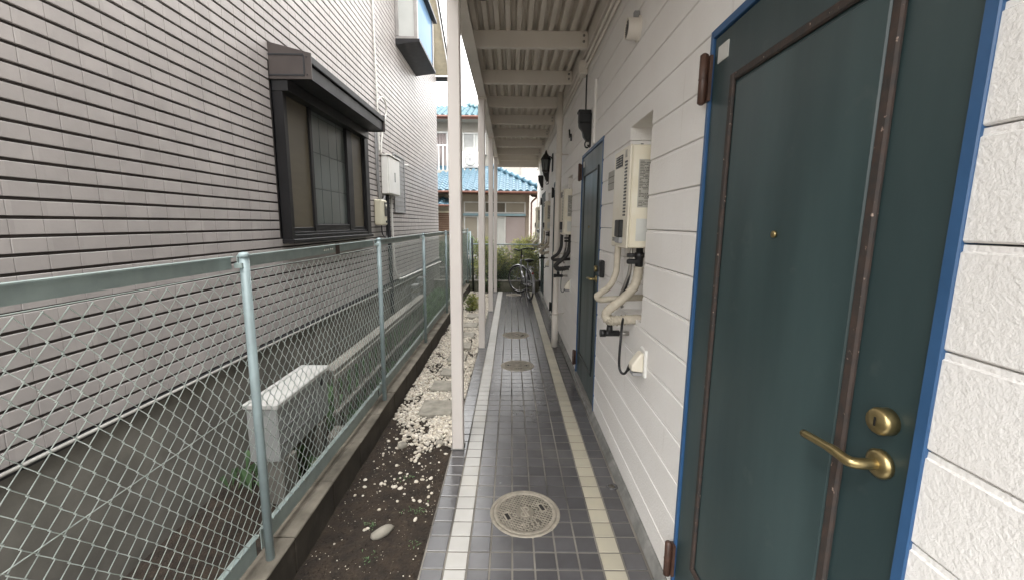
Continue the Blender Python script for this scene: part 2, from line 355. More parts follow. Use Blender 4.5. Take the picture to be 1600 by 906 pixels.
# soil bed beside the walkway, gently uneven
mb = MB(); nx, ny = 26, 260; X0, X1, Y0, Y1 = -.95, TX0 - .002, -1.2, 9.6
def soilz(x, y):
    e = min(1, (X1 - x) / .05)
    return -.022 + .012 * e * mnoise.noise((x * 5, y * 5, 1)) + .006 * e * mnoise.noise((x * 17, y * 17, 4)) - .006 * (1 - e)
vs = [(X0 + (X1 - X0) * i / nx, Y0 + (Y1 - Y0) * j / ny, 0) for j in range(ny + 1) for i in range(nx + 1)]
vs = [(x, y, soilz(x, y)) for x, y, _ in vs]
fs = [(j * (nx + 1) + i, j * (nx + 1) + i + 1, (j + 1) * (nx + 1) + i + 1, (j + 1) * (nx + 1) + i) for j in range(ny) for i in range(nx)]
obj('soil_bed', MB().add(vs, fs, True), 'soil', kind='structure')
# tile and stepping-stone positions keep the pebbles off
stones = [(-.60, 3.30, .27, .29), (-.615, 3.78, .24, .24), (-.60, 4.16, .22, .20), (-.60, 4.62, .21, .24), (-.595, 5.1, .22, .26), (-.60, 5.62, .22, .26), (-.60, 6.2, .22, .28), (-.60, 6.85, .22, .28)]
def ico():
    t = (1 + 5 ** .5) / 2
    v = [(-1, t, 0), (1, t, 0), (-1, -t, 0), (1, -t, 0), (0, -1, t), (0, 1, t), (0, -1, -t), (0, 1, -t), (t, 0, -1), (t, 0, 1), (-t, 0, -1), (-t, 0, 1)]
    f = [(0, 11, 5), (0, 5, 1), (0, 1, 7), (0, 7, 10), (0, 10, 11), (1, 5, 9), (5, 11, 4), (11, 10, 2), (10, 7, 6), (7, 1, 8), (3, 9, 4), (3, 4, 2), (3, 2, 6), (3, 6, 8), (3, 8, 9), (4, 9, 5), (2, 4, 11), (6, 2, 10), (8, 6, 7), (9, 8, 1)]
    return [Vector(p).normalized() for p in v], f
IV, IF = ico()
def subdiv(v, f):
    v = list(v); mid = {}; out = []
    def md(a, b):
        k = (min(a, b), max(a, b))
        if k not in mid: mid[k] = len(v); v.append(((v[a] + v[b]) / 2).normalized())
        return mid[k]
    for a, b, c in f:
        x, y, z = md(a, b), md(b, c), md(c, a); out += [(a, x, z), (b, y, x), (c, z, y), (x, y, z)]
    return v, out
IV2, IF2 = subdiv(IV, IF)
def pebble(mb, x, y, z, r, fine=True, seed=0):
    V, F = (IV2, IF2) if fine else (IV, IF)
    sx, sy, sz = r * random.uniform(.85, 1.35), r * random.uniform(.8, 1.1), r * random.uniform(.6, .85)
    a = random.uniform(0, 6.28); tl_ = random.uniform(-.4, .4); ca, sa = math.cos(a), math.sin(a); out = []
    for p in V:
        k = 1 + .16 * mnoise.noise((p.x * 1.3 + seed, p.y * 1.3, p.z * 1.3))
        u, w, h = p.x * sx * k, p.y * sy * k, p.z * sz * k; h += tl_ * u * .5
        out.append((x + u * ca - w * sa, y + u * sa + w * ca, z + h))
    mb.add(out, F, True)
def pdens(x, y):                                            # white gravel thick beyond about 2.9 m, thinning towards the camera
    edge = 2.62 + .75 * max(0, (-.62 - x)) * 2.0 + .22 * mnoise.noise((x * 4, y * 4, 9))
    return y - edge
mb = MB(); nP = 0
for i in range(25000):
    y = 2.2 + 7.2 * random.random() ** 1.25; x = random.uniform(-.915, -.395)
    d = pdens(x, y)
    if d < 0 or (d < .35 and random.random() > .10 + d * 2.0): continue
    if mnoise.noise((x * 7, y * 4.5, 3)) < -.22 and random.random() < .8: continue
    if any(abs(x - a) < w / 2 + .004 and abs(y - b) < h / 2 + .004 for a, b, w, h in stones): continue
    if any(abs(x + .345) < .05 and abs(y - py) < .05 for py in (2.68, 5.02, 7.22, 9.32)): continue
    pebble(mb, x, y, soilz(x, y) + random.uniform(.004, .016), random.uniform(.0058, .0132), y < 4.0, i); nP += 1
obj('white_gravel', mb, 'pebble', kind='stuff', label='white pebbles spread along the strip beside the walkway', cat='gravel')
for i in range(110):
    while True:
        x = random.uniform(-.88, -.42); y = 1.75 + 1.35 * random.random() ** .6
        if pdens(x, y) < .1 and (y > 2.1 or random.random() < .25): break
    mb = MB(); z = soilz(x, y) + .0012; pebble(mb, x, y, z, random.choice((.004, .005, .006, .007, .009, .011, .013)), True, i)
    obj('pebble', mb, 'pebble', origin=(x, y, z), label='small white pebble lying loose on the bare dark soil', cat='pebble', group='white pebbles scattered on the soil')
mb = MB(); random.seed(11)
for k in range(1): pebble(mb, -.625, 1.885, soilz(-.625, 1.885) + .012, .040, True, 77)
mb2 = MB()
for v in mb.v: pass
o = obj('stone', mb, 'flag', origin=(-.625, 1.885, 0), label='single pale oblong stone lying on the dark soil near the camera', cat='stone'); o.scale = (1.5, .72, .7); o.rotation_euler.z = R(48)
mb = MB(); pebble(mb, -.74, 2.72, soilz(-.74, 2.72) + .01, .035, True, 5)
obj('stone', mb, 'flag', origin=(-.74, 2.72, 0), label='brownish flat stone at the edge of the white gravel by the kerb', cat='stone')
mb = MB(); pebble(mb, -.49, 2.76, soilz(-.49, 2.76) + .01, .034, True, 6)
obj('stone', mb, 'flag', origin=(-.49, 2.76, 0), label='grey stone among the white pebbles close to the nearest post', cat='stone')
# dirt crumbs on the bare soil
mb = MB()
for i in range(2600):
    x = random.uniform(-.92, -.39); y = random.uniform(.9, 3.3); pebble(mb, x, y, soilz(x, y) + .001, random.uniform(.0015, .0055), False, i)
obj('soil_crumbs', mb, 'soil', kind='stuff', label='loose crumbs of earth over the soil bed', cat='soil')
mb = MB()
for i in range(620):
    x = random.uniform(-.92, -.40); y = random.uniform(.9, 3.2); pebble(mb, x, y, soilz(x, y) + .001, random.choice((.0010, .0014, .0018, .0024, .0034)), False, i)
obj('pale_grit', mb, 'pebble', kind='stuff', label='pale specks of grit over the dark soil', cat='grit')
mb = MB()
for (cx, cy, n) in ((-.70, 1.94, 26), (-.47, 2.05, 22), (-.62, 2.33, 22), (-.55, 2.05, 12), (-.63, 1.72, 18), (-.45, 1.82, 10)):
    for i in range(n):
        x = cx + random.gauss(0, .022); y = cy + random.gauss(0, .022); z = soilz(x, y) + .004; a = random.uniform(0, 6.28); r = random.uniform(.004, .009); h = random.uniform(.002, .012)
        mb.add([(x, y, z), (x + r * math.cos(a), y + r * math.sin(a), z + h), (x + 2 * r * math.cos(a + .3), y + 2 * r * math.sin(a + .3), z + h * .8), (x + r * math.cos(a + .8), y + r * math.sin(a + .8), z + h)], [(0, 1, 2, 3)])
obj('soil_weeds', mb, 'weed', kind='stuff', label='tiny green weeds sprouting from the bare soil', cat='weeds')
names = ['nearest stepping stone, a broad grey flag with bare gravel around it', 'second stepping stone from the camera set in white pebbles', 'third stepping stone from the camera, half hidden by the nearest post', 'fourth stepping stone from the camera set in the gravel strip',
         'fifth stepping stone from the camera, seen between the first two posts', 'sixth stepping stone along the gravel strip', 'seventh stepping stone along the gravel strip', 'farthest stepping stone before the small shrub']
for i, (x, y, w, h) in enumerate(stones):
    n = 16; poly = []
    for k in range(n):
        a = 2 * math.pi * k / n; ca, sa = math.cos(a), math.sin(a); q = max(abs(ca), abs(sa)); rr = (.97 + .06 * mnoise.noise((ca * 2 + i * 9, sa * 2, 0)))
        poly.append((x + w / 2 * ca / q * rr, y + h / 2 * sa / q * rr))
    mb = MB(); zt = .004 + random.uniform(0, .006)
    vs = [(p[0], p[1], -.03) for p in poly] + [(p[0], p[1], zt - .006) for p in poly] + [(x + (p[0] - x) * .95, y + (p[1] - y) * .95, zt) for p in poly] + [(x + (p[0] - x) * .5, y + (p[1] - y) * .5, zt + .003 * mnoise.noise((p[0] * 20, p[1] * 20, 0))) for p in poly] + [(x, y, zt)]
    fs = [(r_ * n + k, r_ * n + (k + 1) % n, (r_ + 1) * n + (k + 1) % n, (r_ + 1) * n + k) for r_ in range(3) for k in range(n)] + [(3 * n + k, 3 * n + (k + 1) % n, 4 * n) for k in range(n)]
    obj('stepping_stone', mb.add(vs, fs), 'flag', origin=(x, y, 0), label=names[i], cat='stepping stone', group='stepping stones in the gravel strip')

# neighbour's ground with weeds
obj('neighbour_ground', MB().add([(-1.75, -2, -.1), (-1.0, -2, -.1), (-1.0, 12, -.1), (-1.75, 12, -.1)], [(0, 1, 2, 3)]), 'soil', kind='structure')
def leaves(mb, c, rad, n, size, seed=0, shell=.45, flat=1.0, gap=.0):
    rnd = random.Random(seed)
    for i in range(n):
        for _ in range(30):
            d = Vector((rnd.gauss(0, 1), rnd.gauss(0, 1), rnd.gauss(0, 1))).normalized(); q = shell + (1 - shell) * rnd.random() ** .7
            p = Vector((c[0] + d.x * rad[0] * q, c[1] + d.y * rad[1] * q, c[2] + d.z * rad[2] * q))
            if mnoise.noise((p.x * 5 + seed, p.y * 5, p.z * 5)) > gap - .12: break
        s = size * rnd.uniform(.6, 1.3); a = Vector((rnd.gauss(0, 1), rnd.gauss(0, 1), rnd.gauss(0, .6) * flat - .2)).normalized()
        b = a.cross(Vector((rnd.gauss(0, 1), rnd.gauss(0, 1), rnd.gauss(0, 1)))).normalized(); up = a.cross(b) * s * .18
        mb.add([p, p + a * s * .5 + b * s * .28 + up, p + a * s, p + a * s * .5 - b * s * .28 + up], [(0, 1, 2), (0, 2, 3)])
    return mb
# ================================================================ KERB AND FENCE
kerb = thing('kerb_wall', 'low weathered concrete block kerb between the soil strip and the neighbour', 'kerb', (-.965, 4, -.1))
y = -1.15; i = 0
while y < 9.5:
    dz = random.uniform(-.003, .003); dx = random.uniform(-.002, .002)
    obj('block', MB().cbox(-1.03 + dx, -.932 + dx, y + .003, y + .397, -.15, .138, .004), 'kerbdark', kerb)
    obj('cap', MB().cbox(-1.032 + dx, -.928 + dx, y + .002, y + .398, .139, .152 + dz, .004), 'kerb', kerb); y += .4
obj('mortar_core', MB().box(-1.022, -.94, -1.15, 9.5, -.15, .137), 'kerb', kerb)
fence = thing('chain_link_fence', 'long grey green chain link fence on the concrete kerb beside the neighbour house', 'fence', (-.97, 4, .15))
FX = -.985; posts = [-.05, 1.53, 3.10, 4.69, 6.30, 7.87, 9.43]
for k, y in enumerate(posts):
    mb = MB().tube([(-.967, y, .12), (-.967, y, 1.375)], .0165, 12); p = obj('post', mb, 'fencepost', fence)
    obj('post_cap', MB().lathe([(.0185, 0), (.0185, .012), (.012, .019), (.0001, .021)], (-.967, y, 1.37), 2, 12), 'fencepost', p)
    if k:
        obj('clamp', MB().box(-.99, -.962, y - .024, y + .024, 1.335, 1.352), 'fence', p)
for a, b in zip(posts[:-1], posts[1:]):
    mb = MB().prism([(-1.006, 1.33), (-1.003, 1.33), (-1.003, 1.372), (-.985, 1.372), (-.985, 1.376), (-1.006, 1.376)], 1, a + .018, b - .018)
    obj('top_rail', mb, 'fence', fence)
    mb = MB().prism([(-1.012, .175), (-1.009, .175), (-1.009, .268), (-.99, .268), (-.99, .272), (-1.012, .272)], 1, a + .018, b - .018)
    obj('bottom_rail', mb, 'fence', fence)
# woven wire: one zigzag strand after another
mb = MB(); p = .027; z0, z1 = .272, 1.335; h = .0335; nz_ = int((z1 - z0) / h)
k = 0; y = -.6
while y < 9.43:
    pts = []
    for j in range(nz_ + 1):
        s_ = 1 if (j + k) % 2 else -1
        pts.append((FX + .0022 * s_ + .004 * mnoise.noise((y * 2, j * .3, 0)), y + s_ * (p / 2 + .0007), z0 + h * j))
    q = []
    mb.tube(pts, .00175, 3, caps=False, smooth=True); y += p; k += 1
for z in (.30, .82, 1.318):
    mb.tube([(FX, yy, z + .002 * math.sin(yy * 5)) for yy in [-.6 + .35 * i_ for i_ in range(29)]], .0016, 4, caps=False)
obj('wire_mesh', mb, 'wire', fence, kind='stuff')
# rust hole / missing strip on the top rail
mb = MB(); 
for i in range(5): mb.lathe([(.0001, 0), (.006, .001), (.006, .004), (.0001, .005)], (-1.0025, 2.27 + i * .022 + (.014 if i > 2 else 0), 1.352), 0, 8)
obj('bolt_head', mb, 'white', fence)
obj('rail_joiner', MB().box(-1.0025, -.999, 2.42, 2.47, 1.315, 1.382), 'eave', fence)

# ================================================================ NEIGHBOUR'S TILED HOUSE
house = thing('tiled_house', 'neighbour house clad in pinkish grey wall tiles with dark bronze window', 'house', (-3.6, 4, -.1))
Z0H, PH, PL = .642, .0665, .116
HY0, HY1 = -.6, 10.28
win = (3.26, 5.12, 1.365, 2.56)                            # y0,y1,z0,z1 of the window opening
def roofz(y): return 4.83 + (10.39 - y) * .50
mb = MB()
mb.add([(-7, HY0, -.15), (HX + .0, HY0, -.15)], [])
core = MB().box(-7, HX - .012, HY0, HY1 - .004, -.15, 4.84)
core.prism([(HY0, 4.84), (HY1 - .004, 4.84), (5, 7.48), (HY0, 6.5)], 0, -7, HX - .0125)
obj('wall', core, 'hjoint', house)
obj('foundation', MB().cbox(-7, HX + .005, HY0, HY1 + .005, -.15, Z0H - .004, .004), 'concrete', house)
obj('base_trim', MB().box(HX - .01, HX + .018, HY0, HY1 + .01, Z0H - .022, Z0H - .003), 'hoodgrey', house)
tm = MB().cbox(-.014, 0, .0008, PL - .0008, .0063, PH - .0063, .0015)
tme = bpy.data.meshes.new('wall_tile'); tme.from_pydata(tm.v, [], tm.f); tme.materials.append(M['htile'])
cand = []
nr = int((7.4 - Z0H) / PH)
for r in range(nr):
    z = Z0H + r * PH
    y = HY0
    while y < HY1 - .02:
        c = (y + PL / 2, z + PH / 2)
        ok = c[1] < roofz(c[0]) - .08 if c[0] > 5 else c[1] < 6.6
        if win[0] - .03 < c[0] < win[1] + .03 and win[2] - .02 < c[1] < win[3] + .05: ok = False
        if 6.78 < c[0] < 8.16 and 4.15 < c[1] < 5.3: ok = False
        if ok:
            q = pix((HX, c[0], c[1])); sz = 0
            if q and 0 < q[0] < 700 and 0 < q[1] < 372 and not (q[0] < 484 and 78 < q[1]): sz = 1 / (q[2] * (c[0] ** 2 + 1))
            cand.append((sz, y, z))
        y += PL
cand.sort(key=lambda q: -q[0]); mb = MB()
for i, (sz, y, z) in enumerate(cand):
    if i < 300:
        o = bpy.data.objects.new('wall_tile', tme); col.objects.link(o); o.parent = house; o.location = Vector((HX + random.uniform(-.0008, .0008), y, z)) - Vector(ORG[house.name])
    else: mb.cbox(HX - .014, HX + random.uniform(-.0008, .0008), y + .0008, min(y + PL, HY1) - .0008, z + .0063, z + PH - .0063, .0015)
# return wall round the far corner
for r in range(int((4.75 - Z0H) / PH)):
    z = Z0H + r * PH; x = HX - .014
    for k in range(6): mb.cbox(x - (k + 1) * PL + .001, x - k * PL - .001, HY1 - .014, HY1, z + .0055, z + PH - .0055, .002)
obj('wall_tile', mb, 'htile', house, kind='stuff')
# sloping roof and verge seen from below
def slab(x0, x1, ya, yb, th, off=0):
    za, zb = roofz(ya) + off, roofz(yb) + off
    return [(x0, ya, za), (x1, ya, za), (x1, yb, zb), (x0, yb, zb), (x0, ya, za + th), (x1, ya, za + th), (x1, yb, zb + th), (x0, yb, zb + th)]
BF = [(3, 2, 1, 0), (4, 5, 6, 7), (0, 1, 5, 4), (1, 2, 6, 5), (2, 3, 7, 6), (3, 0, 4, 7)]
rf = obj('roof', MB().add(slab(-7, -1.452, 4.9, 10.385, .10, .03), BF), 'hoodgrey', house)
obj('soffit', MB().add(slab(HX - .02, -1.47, 4.9, 10.36, .02, .006), BF), 'soffit', rf)
obj('verge_board', MB().add(slab(-1.468, -1.45, 4.9, 10.37, .10, -.02), BF), 'white', rf)
obj('verge_cap', MB().add(slab(-1.449, -1.425, 4.9, 10.40, .085, .06), BF), 'bronze', rf)
obj('eave_gutter', MB().box(-7, -1.44, 10.39, 10.50, 4.76, 4.835), 'bronze', rf)
# window with its hood
wy0, wy1, wz0, wz1 = win; WO = -1.675
wn = obj('window', MB().box(HX - .02, HX - .008, wy0, wy1, wz0, wz1), 'dark', house)
fr = MB()
fr.cbox(HX, WO, wy0, wy0 + .05, wz0, wz1, .003).cbox(HX, WO, wy1 - .12, wy1, wz0, wz1, .003).cbox(HX, WO - .002, wy0 + .05, wy1 - .12, wz1 - .06, wz1, .003)
obj('frame', fr, 'bronze', wn)
sl = MB().cbox(HX, WO + .02, wy0 - .01, wy1 + .01, wz0 - .032, wz0 + .002, .004).cbox(HX, WO - .004, wy0 + .05, wy1 - .12, wz0 + .003, wz0 + .034, .003).cbox(HX, WO - .02, wy0 + .05, wy1 - .12, wz0 + .036, wz0 + .055, .003)
obj('sill', sl, 'bronze', wn)
cols = [wy0 + .05, 3.64, 3.72, 4.52, 4.63, wy1 - .12]
for a, b in ((3.33, 3.70), (4.66, 4.97)):
    obj('blind_panel', MB().box(-1.722, -1.712, a - .03, b, wz0 + .056, wz1 - .06), 'curtain', wn)
st = MB()
for a, b, x in ((wy0 + .05, wy0 + .085, -1.702), (3.70, 3.745, -1.694), (4.50, 4.60, -1.690), (4.60, 4.66, -1.698), (wy1 - .155, wy1 - .12, -1.702)):
    st.cbox(HX, x, a, b, wz0 + .055, wz1 - .058, .003)
st.cbox(HX, -1.697, 3.745, 4.50, wz0 + .055, wz0 + .115, .003).cbox(HX, -1.703, wy0 + .085, 3.70, wz0 + .055, wz0 + .09, .003).cbox(HX, -1.703, 4.66, wy1 - .155, wz0 + .055, wz0 + .09, .003)
obj('sash', st, 'bronze', wn)
nc, nrw = 4, 4; gy = [3.745 + (4.50 - 3.745) * k / nc for k in range(nc + 1)]; gz = [1.48 + .31 * k for k in range(4)] + [wz1 - .06]
for a in range(nc):
    for b in range(nrw):
        obj('pane', MB().box(-1.728, -1.7205 + random.uniform(-.0008, .0008), gy[a] + .004, gy[a + 1] - .004, gz[b] + .004, gz[b + 1] - .004), 'frost', wn)
mt = MB()
for a in gy[1:-1]: mt.box(-1.73, -1.724, a - .005, a + .005, gz[0], gz[-1])
for b in gz[1:-1]: mt.box(-1.73, -1.7235, gy[0], gy[-1], b - .005, b + .005)
obj('muntin', mt, 'muntin', wn)
hd = thing('window_hood', 'charcoal metal shutter hood projecting over the neighbour window', 'window hood', (-1.6, 4.1, 2.52))
hd.parent = house; hd.location = Vector((-1.6, 4.1, 2.52)) - Vector(ORG[house.name]); del hd['category']; del hd['label']
HY = (3.24, 5.03)
obj('lower_fascia', MB().prism([(HX, 2.525), (-1.465, 2.525), (-1.465, 2.615), (-1.478, 2.622), (HX, 2.622)], 1, HY[0] + .012, HY[1] - .012), 'hoodgrey', hd)
obj('upper_fascia', MB().prism([(HX, 2.624), (-1.452, 2.624), (-1.448, 2.63), (-1.448, 2.675), (-1.46, 2.682), (HX, 2.76)], 1, HY[0] + .012, HY[1] - .012), 'hoodgrey', hd)
e = obj('end_cap', MB().prism([(HX, 2.515), (-1.444, 2.515), (-1.444, 2.69), (HX, 2.765)], 1, HY[0], HY[0] + .011), 'hoodend', hd)
obj('end_cap', MB().prism([(HX, 2.515), (-1.444, 2.515), (-1.444, 2.69), (HX, 2.765)], 1, HY[1] - .011, HY[1]), 'hoodend', hd)
mb = MB()
for x, z in ((-1.475, 2.545), (-1.475, 2.665)): mb.lathe([(.0001, -.004), (.005, -.003), (.005, 0)], (x, HY[0], z), 1, 8)
mb.cbox(HX, -1.495, HY[0] - .004, HY[0] + .001, 2.535, 2.547, .001).cbox(-1.502, -1.49, HY[0] - .004, HY[0] + .001, 2.549, 2.672, .001).cbox(HX, -1.495, HY[0] - .004, HY[0] + .001, 2.674, 2.686, .001)
obj('end_trim', mb, 'hoodgrey', hd)
obj('shutter_case', MB().box(HX + .005, -1.63, HY[0] + .015, HY[1] - .015, 2.44, 2.522), 'dark', hd)
# first floor bay window
bx, by0, by1, bz0, bz1 = -1.42, 6.80, 8.14, 4.15, 5.02
bay = obj('bay_window', MB().box(HX - .01, bx - .03, by0 + .03, by1 - .03, bz0 + .05, bz1), 'alu', house)
obj('bay_base', MB().prism([(HX, bz0 - .03), (bx + .03, bz0 + .02), (bx + .03, bz0 + .055), (HX, bz0 + .055)], 1, by0 - .02, by1 + .02), 'bronze', bay)
obj('bay_roof', MB().prism([(HX, bz1), (bx + .06, bz1 - .005), (bx + .06, bz1 + .04), (HX, bz1 + .1)], 1, by0 - .04, by1 + .06), 'bronze', bay)
fr = MB()
for y in (by0, by1 - .05): fr.cbox(bx - .05, bx, y, y + .05, bz0 + .06, bz1, .004)
fr.cbox(bx - .049, bx - .003, by0 + .05, by1 - .05, bz0 + .06, bz0 + .10, .004).cbox(HX, bx - .05, by0 + .002, by0 + .042, bz0 + .06, bz0 + .10, .004).cbox(HX, HX + .05, by0 - .003, by0 + .04, bz0 + .10, bz1, .004)
fr.cbox(HX + .05, bx - .05, by0 + .004, by0 + .03, bz1 - .04, bz1, .004)
obj('frame', fr, 'alu', bay)
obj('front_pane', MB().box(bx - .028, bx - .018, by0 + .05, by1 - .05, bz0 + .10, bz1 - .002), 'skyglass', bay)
obj('side_pane', MB().box(HX + .05, bx - .05, by0 + .015, by0 + .028, bz0 + .10, bz1 - .04), 'paleglass', bay)
# access panel (grey framed) in the wall
ap = obj('wall_hatch', MB().box(HX - .004, HX + .004, 6.42, 7.03, 1.665, 2.50), 'alu', house)
fr = MB()
for a, b, c, d in ((6.41, 6.44, 1.65, 2.52), (7.01, 7.04, 1.65, 2.52)): fr.cbox(HX, HX + .02, a, b, c, d, .003)
fr.cbox(HX, HX + .019, 6.44, 7.01, 1.65, 1.68, .003).cbox(HX, HX + .019, 6.44, 7.01, 2.49, 2.52, .003)
obj('hatch_frame', fr, 'grey', ap)
for k in range(12): obj('slat', MB().box(HX + .003, HX + .010, 6.44, 7.01, 1.69 + k * .067, 1.745 + k * .067), 'grey', ap)
# meter boxes
mbx = thing('meter_cabinet', 'large white electrical cabinet mounted on the tiled house wall', 'meter box', (-1.7, 6.1, 1.88))
obj('body', MB().cbox(HX + .001, -1.66, 5.83, 6.38, 1.885, 2.385, .008), 'white', mbx)
obj('door', MB().cbox(-1.659, -1.643, 5.835, 6.375, 1.892, 2.375, .004), 'white', mbx)
obj('latch', MB().cbox(-1.643, -1.635, 6.10, 6.125, 2.06, 2.19, .003), 'grey', mbx)
obj('top_lip', MB().cbox(HX + .001, -1.63, 5.815, 6.395, 2.386, 2.402, .003), 'white', mbx)
wm = thing('power_meter', 'small cream electricity meter box with dark window beside the dark window frame', 'meter box', (-1.7, 5.6, 1.46))
obj('body', MB().cbox(HX + .001, -1.655, 5.47, 5.72, 1.465, 1.79, .012), 'meter', wm)
obj('meter_window', MB().cbox(-1.654, -1.648, 5.60, 5.70, 1.58, 1.76, .002), 'dark', wm)
obj('dial', MB().lathe([(.03, 0), (.03, .006), (.001, .007)], (-1.648, 5.65, 1.71), 0, 14), 'label', wm)
obj('seal', MB().lathe([(.015, 0), (.015, .012), (.001, .013)], (-1.655, 5.66, 1.51), 0, 12), 'dark', wm)
def pipe(name, pts, r, m, label, cat, n=8, smooth=True, sp=True, group=None):
    return obj(name, MB().tube(spline(pts, 7) if sp else pts, r, n), m, origin=pts[0], label=label, cat=cat, group=group)
pipe('wall_conduit', [(HX + .015, 5.70, 4.9), (HX + .015, 5.70, 3.9), (HX + .015, 5.73, 2.95), (HX + .015, 5.735, 2.40)], .011, 'whitepvc', 'long thin white conduit running up the tiled wall above the hood', 'conduit')
pipe('conduit_loop', [(HX + .02, 5.74, 3.05), (HX + .05, 5.80, 3.11), (HX + .06, 5.93, 3.08), (HX + .05, 6.0, 2.98), (HX + .03, 5.93, 2.80), (HX + .02, 5.85, 2.60), (HX + .02, 5.80, 2.40)], .010, 'whitepvc', 'white cable looping out beside the conduit above the hood', 'cable')
pipe('wall_conduit', [(HX + .014, 5.60, 2.66), (HX + .014, 5.60, 2.1), (HX + .014, 5.64, 1.9), (HX + .02, 5.66, 1.80)], .010, 'grey', 'grey cable dropping from under the hood into the small meter box', 'conduit')
pipe('wall_conduit', [(HX + .012, 5.67, 2.7), (HX + .012, 5.67, 2.1), (HX + .02, 5.70, 1.85), (HX + .03, 5.78, 1.79), (HX + .03, 5.86, 1.86)], .012, 'grey', 'grey cable curving from the hood under the white cabinet', 'conduit')
pipe('wall_conduit', [(HX + .03, 5.98, 1.88), (HX + .03, 6.0, 1.4), (HX + .03, 6.03, .86), (HX + .03, 6.05, .2)], .026, 'hoodgrey', 'thick dark conduit running down from the white cabinet behind the fence', 'conduit')
pipe('wall_conduit', [(HX + .03, 6.16, 1.88), (HX + .03, 6.18, 1.4), (HX + .03, 6.22, .95), (HX + .035, 6.32, .72), (HX + .04, 6.5, .645), (HX + .04, 7.2, .63), (HX + .04, 8.5, .61), (HX + .04, 10.2, .58)], .016, 'whitepvc', 'white corrugated pipe bending along the foot of the tiled wall', 'conduit')
pipe('wall_conduit', [(HX + .03, -1, .66), (HX + .03, 3.3, .628), (HX + .03, 5, .60), (HX + .03, 6.6, .56), (HX + .03, 10.1, .53)], .008, 'cable', 'thin white cable running level along the house foundation', 'cable')
pipe('meter_cable', [(-1.70, 5.6, 1.47), (-1.70, 5.62, 1.36), (-1.70, 5.72, 1.31), (-1.71, 5.84, 1.33), (-1.71, 5.86, 1.5)], .008, 'dark', 'black cable sagging below the small cream meter box', 'cable')
obj('wall_hook', MB().lathe([(.02, 0), (.02, .02), (.012, .06), (.001, .065)], (HX, 7.1, 2.42), 0, 10), 'white', origin=(HX, 7.1, 2.42), label='small white fitting on the tiled wall right of the cabinet', cat='wall fitting')
# things between fence and house
cb = thing('storage_cabinet', 'low grey cabinet with a white lid behind the near end of the fence', 'cabinet', (-1.34, 2.45, .19))
obj('body', MB().cbox(-1.43, -1.262, 2.16, 2.78, .19, .50, .006), 'cabinet', cb)
obj('lid', MB().cbox(-1.44, -1.247, 2.145, 2.80, .501, .532, .006), 'lid', cb)
mb = MB()
for z in (.28, .36, .42): mb.box(-1.263, -1.2585, 2.19, 2.60, z, z + .006)
obj('seam', mb, 'grey', cb)
obj('end_panel', MB().cbox(-1.262, -1.256, 2.62, 2.775, .20, .495, .003), 'cabinet', cb)
obj('handle_hole', MB().box(-1.2575, -1.2545, 2.66, 2.70, .43, .475), 'dark', cb)
fb = [((-1.33, 2.66, -.1), 'grey concrete block under the far end of the cabinet', .16, .12, .288), ((-1.16, 2.38, -.1), 'mossy broken block beside the cabinet foot', .10, .16, .14), ((-1.33, 2.26, -.1), 'grey block beneath the near end of the cabinet', .16, .12, .288), ((-1.19, 2.72, -.1), 'pale concrete brick leaning near the fence foot', .08, .17, .19)]
for (c, lb, w, l, h) in fb:
    o = obj('concrete_block', MB().cbox(c[0] - w / 2, c[0] + w / 2, c[1] - l / 2, c[1] + l / 2, c[2], c[2] + h, .008), 'concrete' if 'moss' not in lb else 'block', origin=c, label=lb, cat='block'); o.rotation_euler.z = random.uniform(-.3, .3)
sf = thing('timber_frame', 'low weathered timber rail frame with upright slats behind the fence', 'rail frame', (-1.27, 4.4, -.1))
obj('top_plank', MB().cbox(-1.33, -1.235, 2.85, 6.05, .44, .475, .004), 'wood', sf)
obj('front_rail', MB().cbox(-1.245, -1.225, 2.85, 6.05, .395, .438, .003), 'wood', sf)
obj('lower_rail', MB().cbox(-1.265, -1.225, 2.85, 6.05, .135, .165, .003), 'wood', sf)
y = 2.9
while y < 6.0:
    obj('slat', MB().cbox(-1.275, -1.25, y, y + .045, -.1, .438, .003), 'wood', sf); y += .165
# debris at the far end
mb = MB()
bs = thing('brick_stack', 'two small stacks of pale broken bricks against the house foundation', 'bricks', (-1.62, 7.4, -.1))
for sx, n in ((7.15, 8), (7.55, 9)):
    for k in range(n):
        obj('brick', MB().cbox(-1.68 + random.uniform(-.01, .01), -1.58, sx - .1 + random.uniform(-.02, .02), sx + .1, -.1 + k * .072, -.1 + k * .072 + .064, .006), 'plinth' if k % 3 else 'kerb', bs)
mb = MB()
rr = random.Random(3)
for i in range(3600):
    x = rr.uniform(-1.7, -1.06); y = rr.uniform(5.2, 10.2) if i % 4 else rr.uniform(2.3, 6); hgt = rr.uniform(.03, .19); a = rr.uniform(0, 6.28); s_ = rr.uniform(.012, .03)
    b = (x + rr.gauss(0, .03), y + rr.gauss(0, .03), -.1 + hgt)
    mb.add([(x, y, -.1), (b[0] + s_ * math.cos(a), b[1] + s_ * math.sin(a), b[2] * .7), b, (b[0] - s_ * math.cos(a), b[1] - s_ * math.sin(a), b[2] * .7)], [(0, 1, 2), (0, 2, 3)])
obj('ground_weeds', mb, 'weed', kind='stuff', label='pale green weeds growing along the foot of the neighbour fence', cat='weeds')

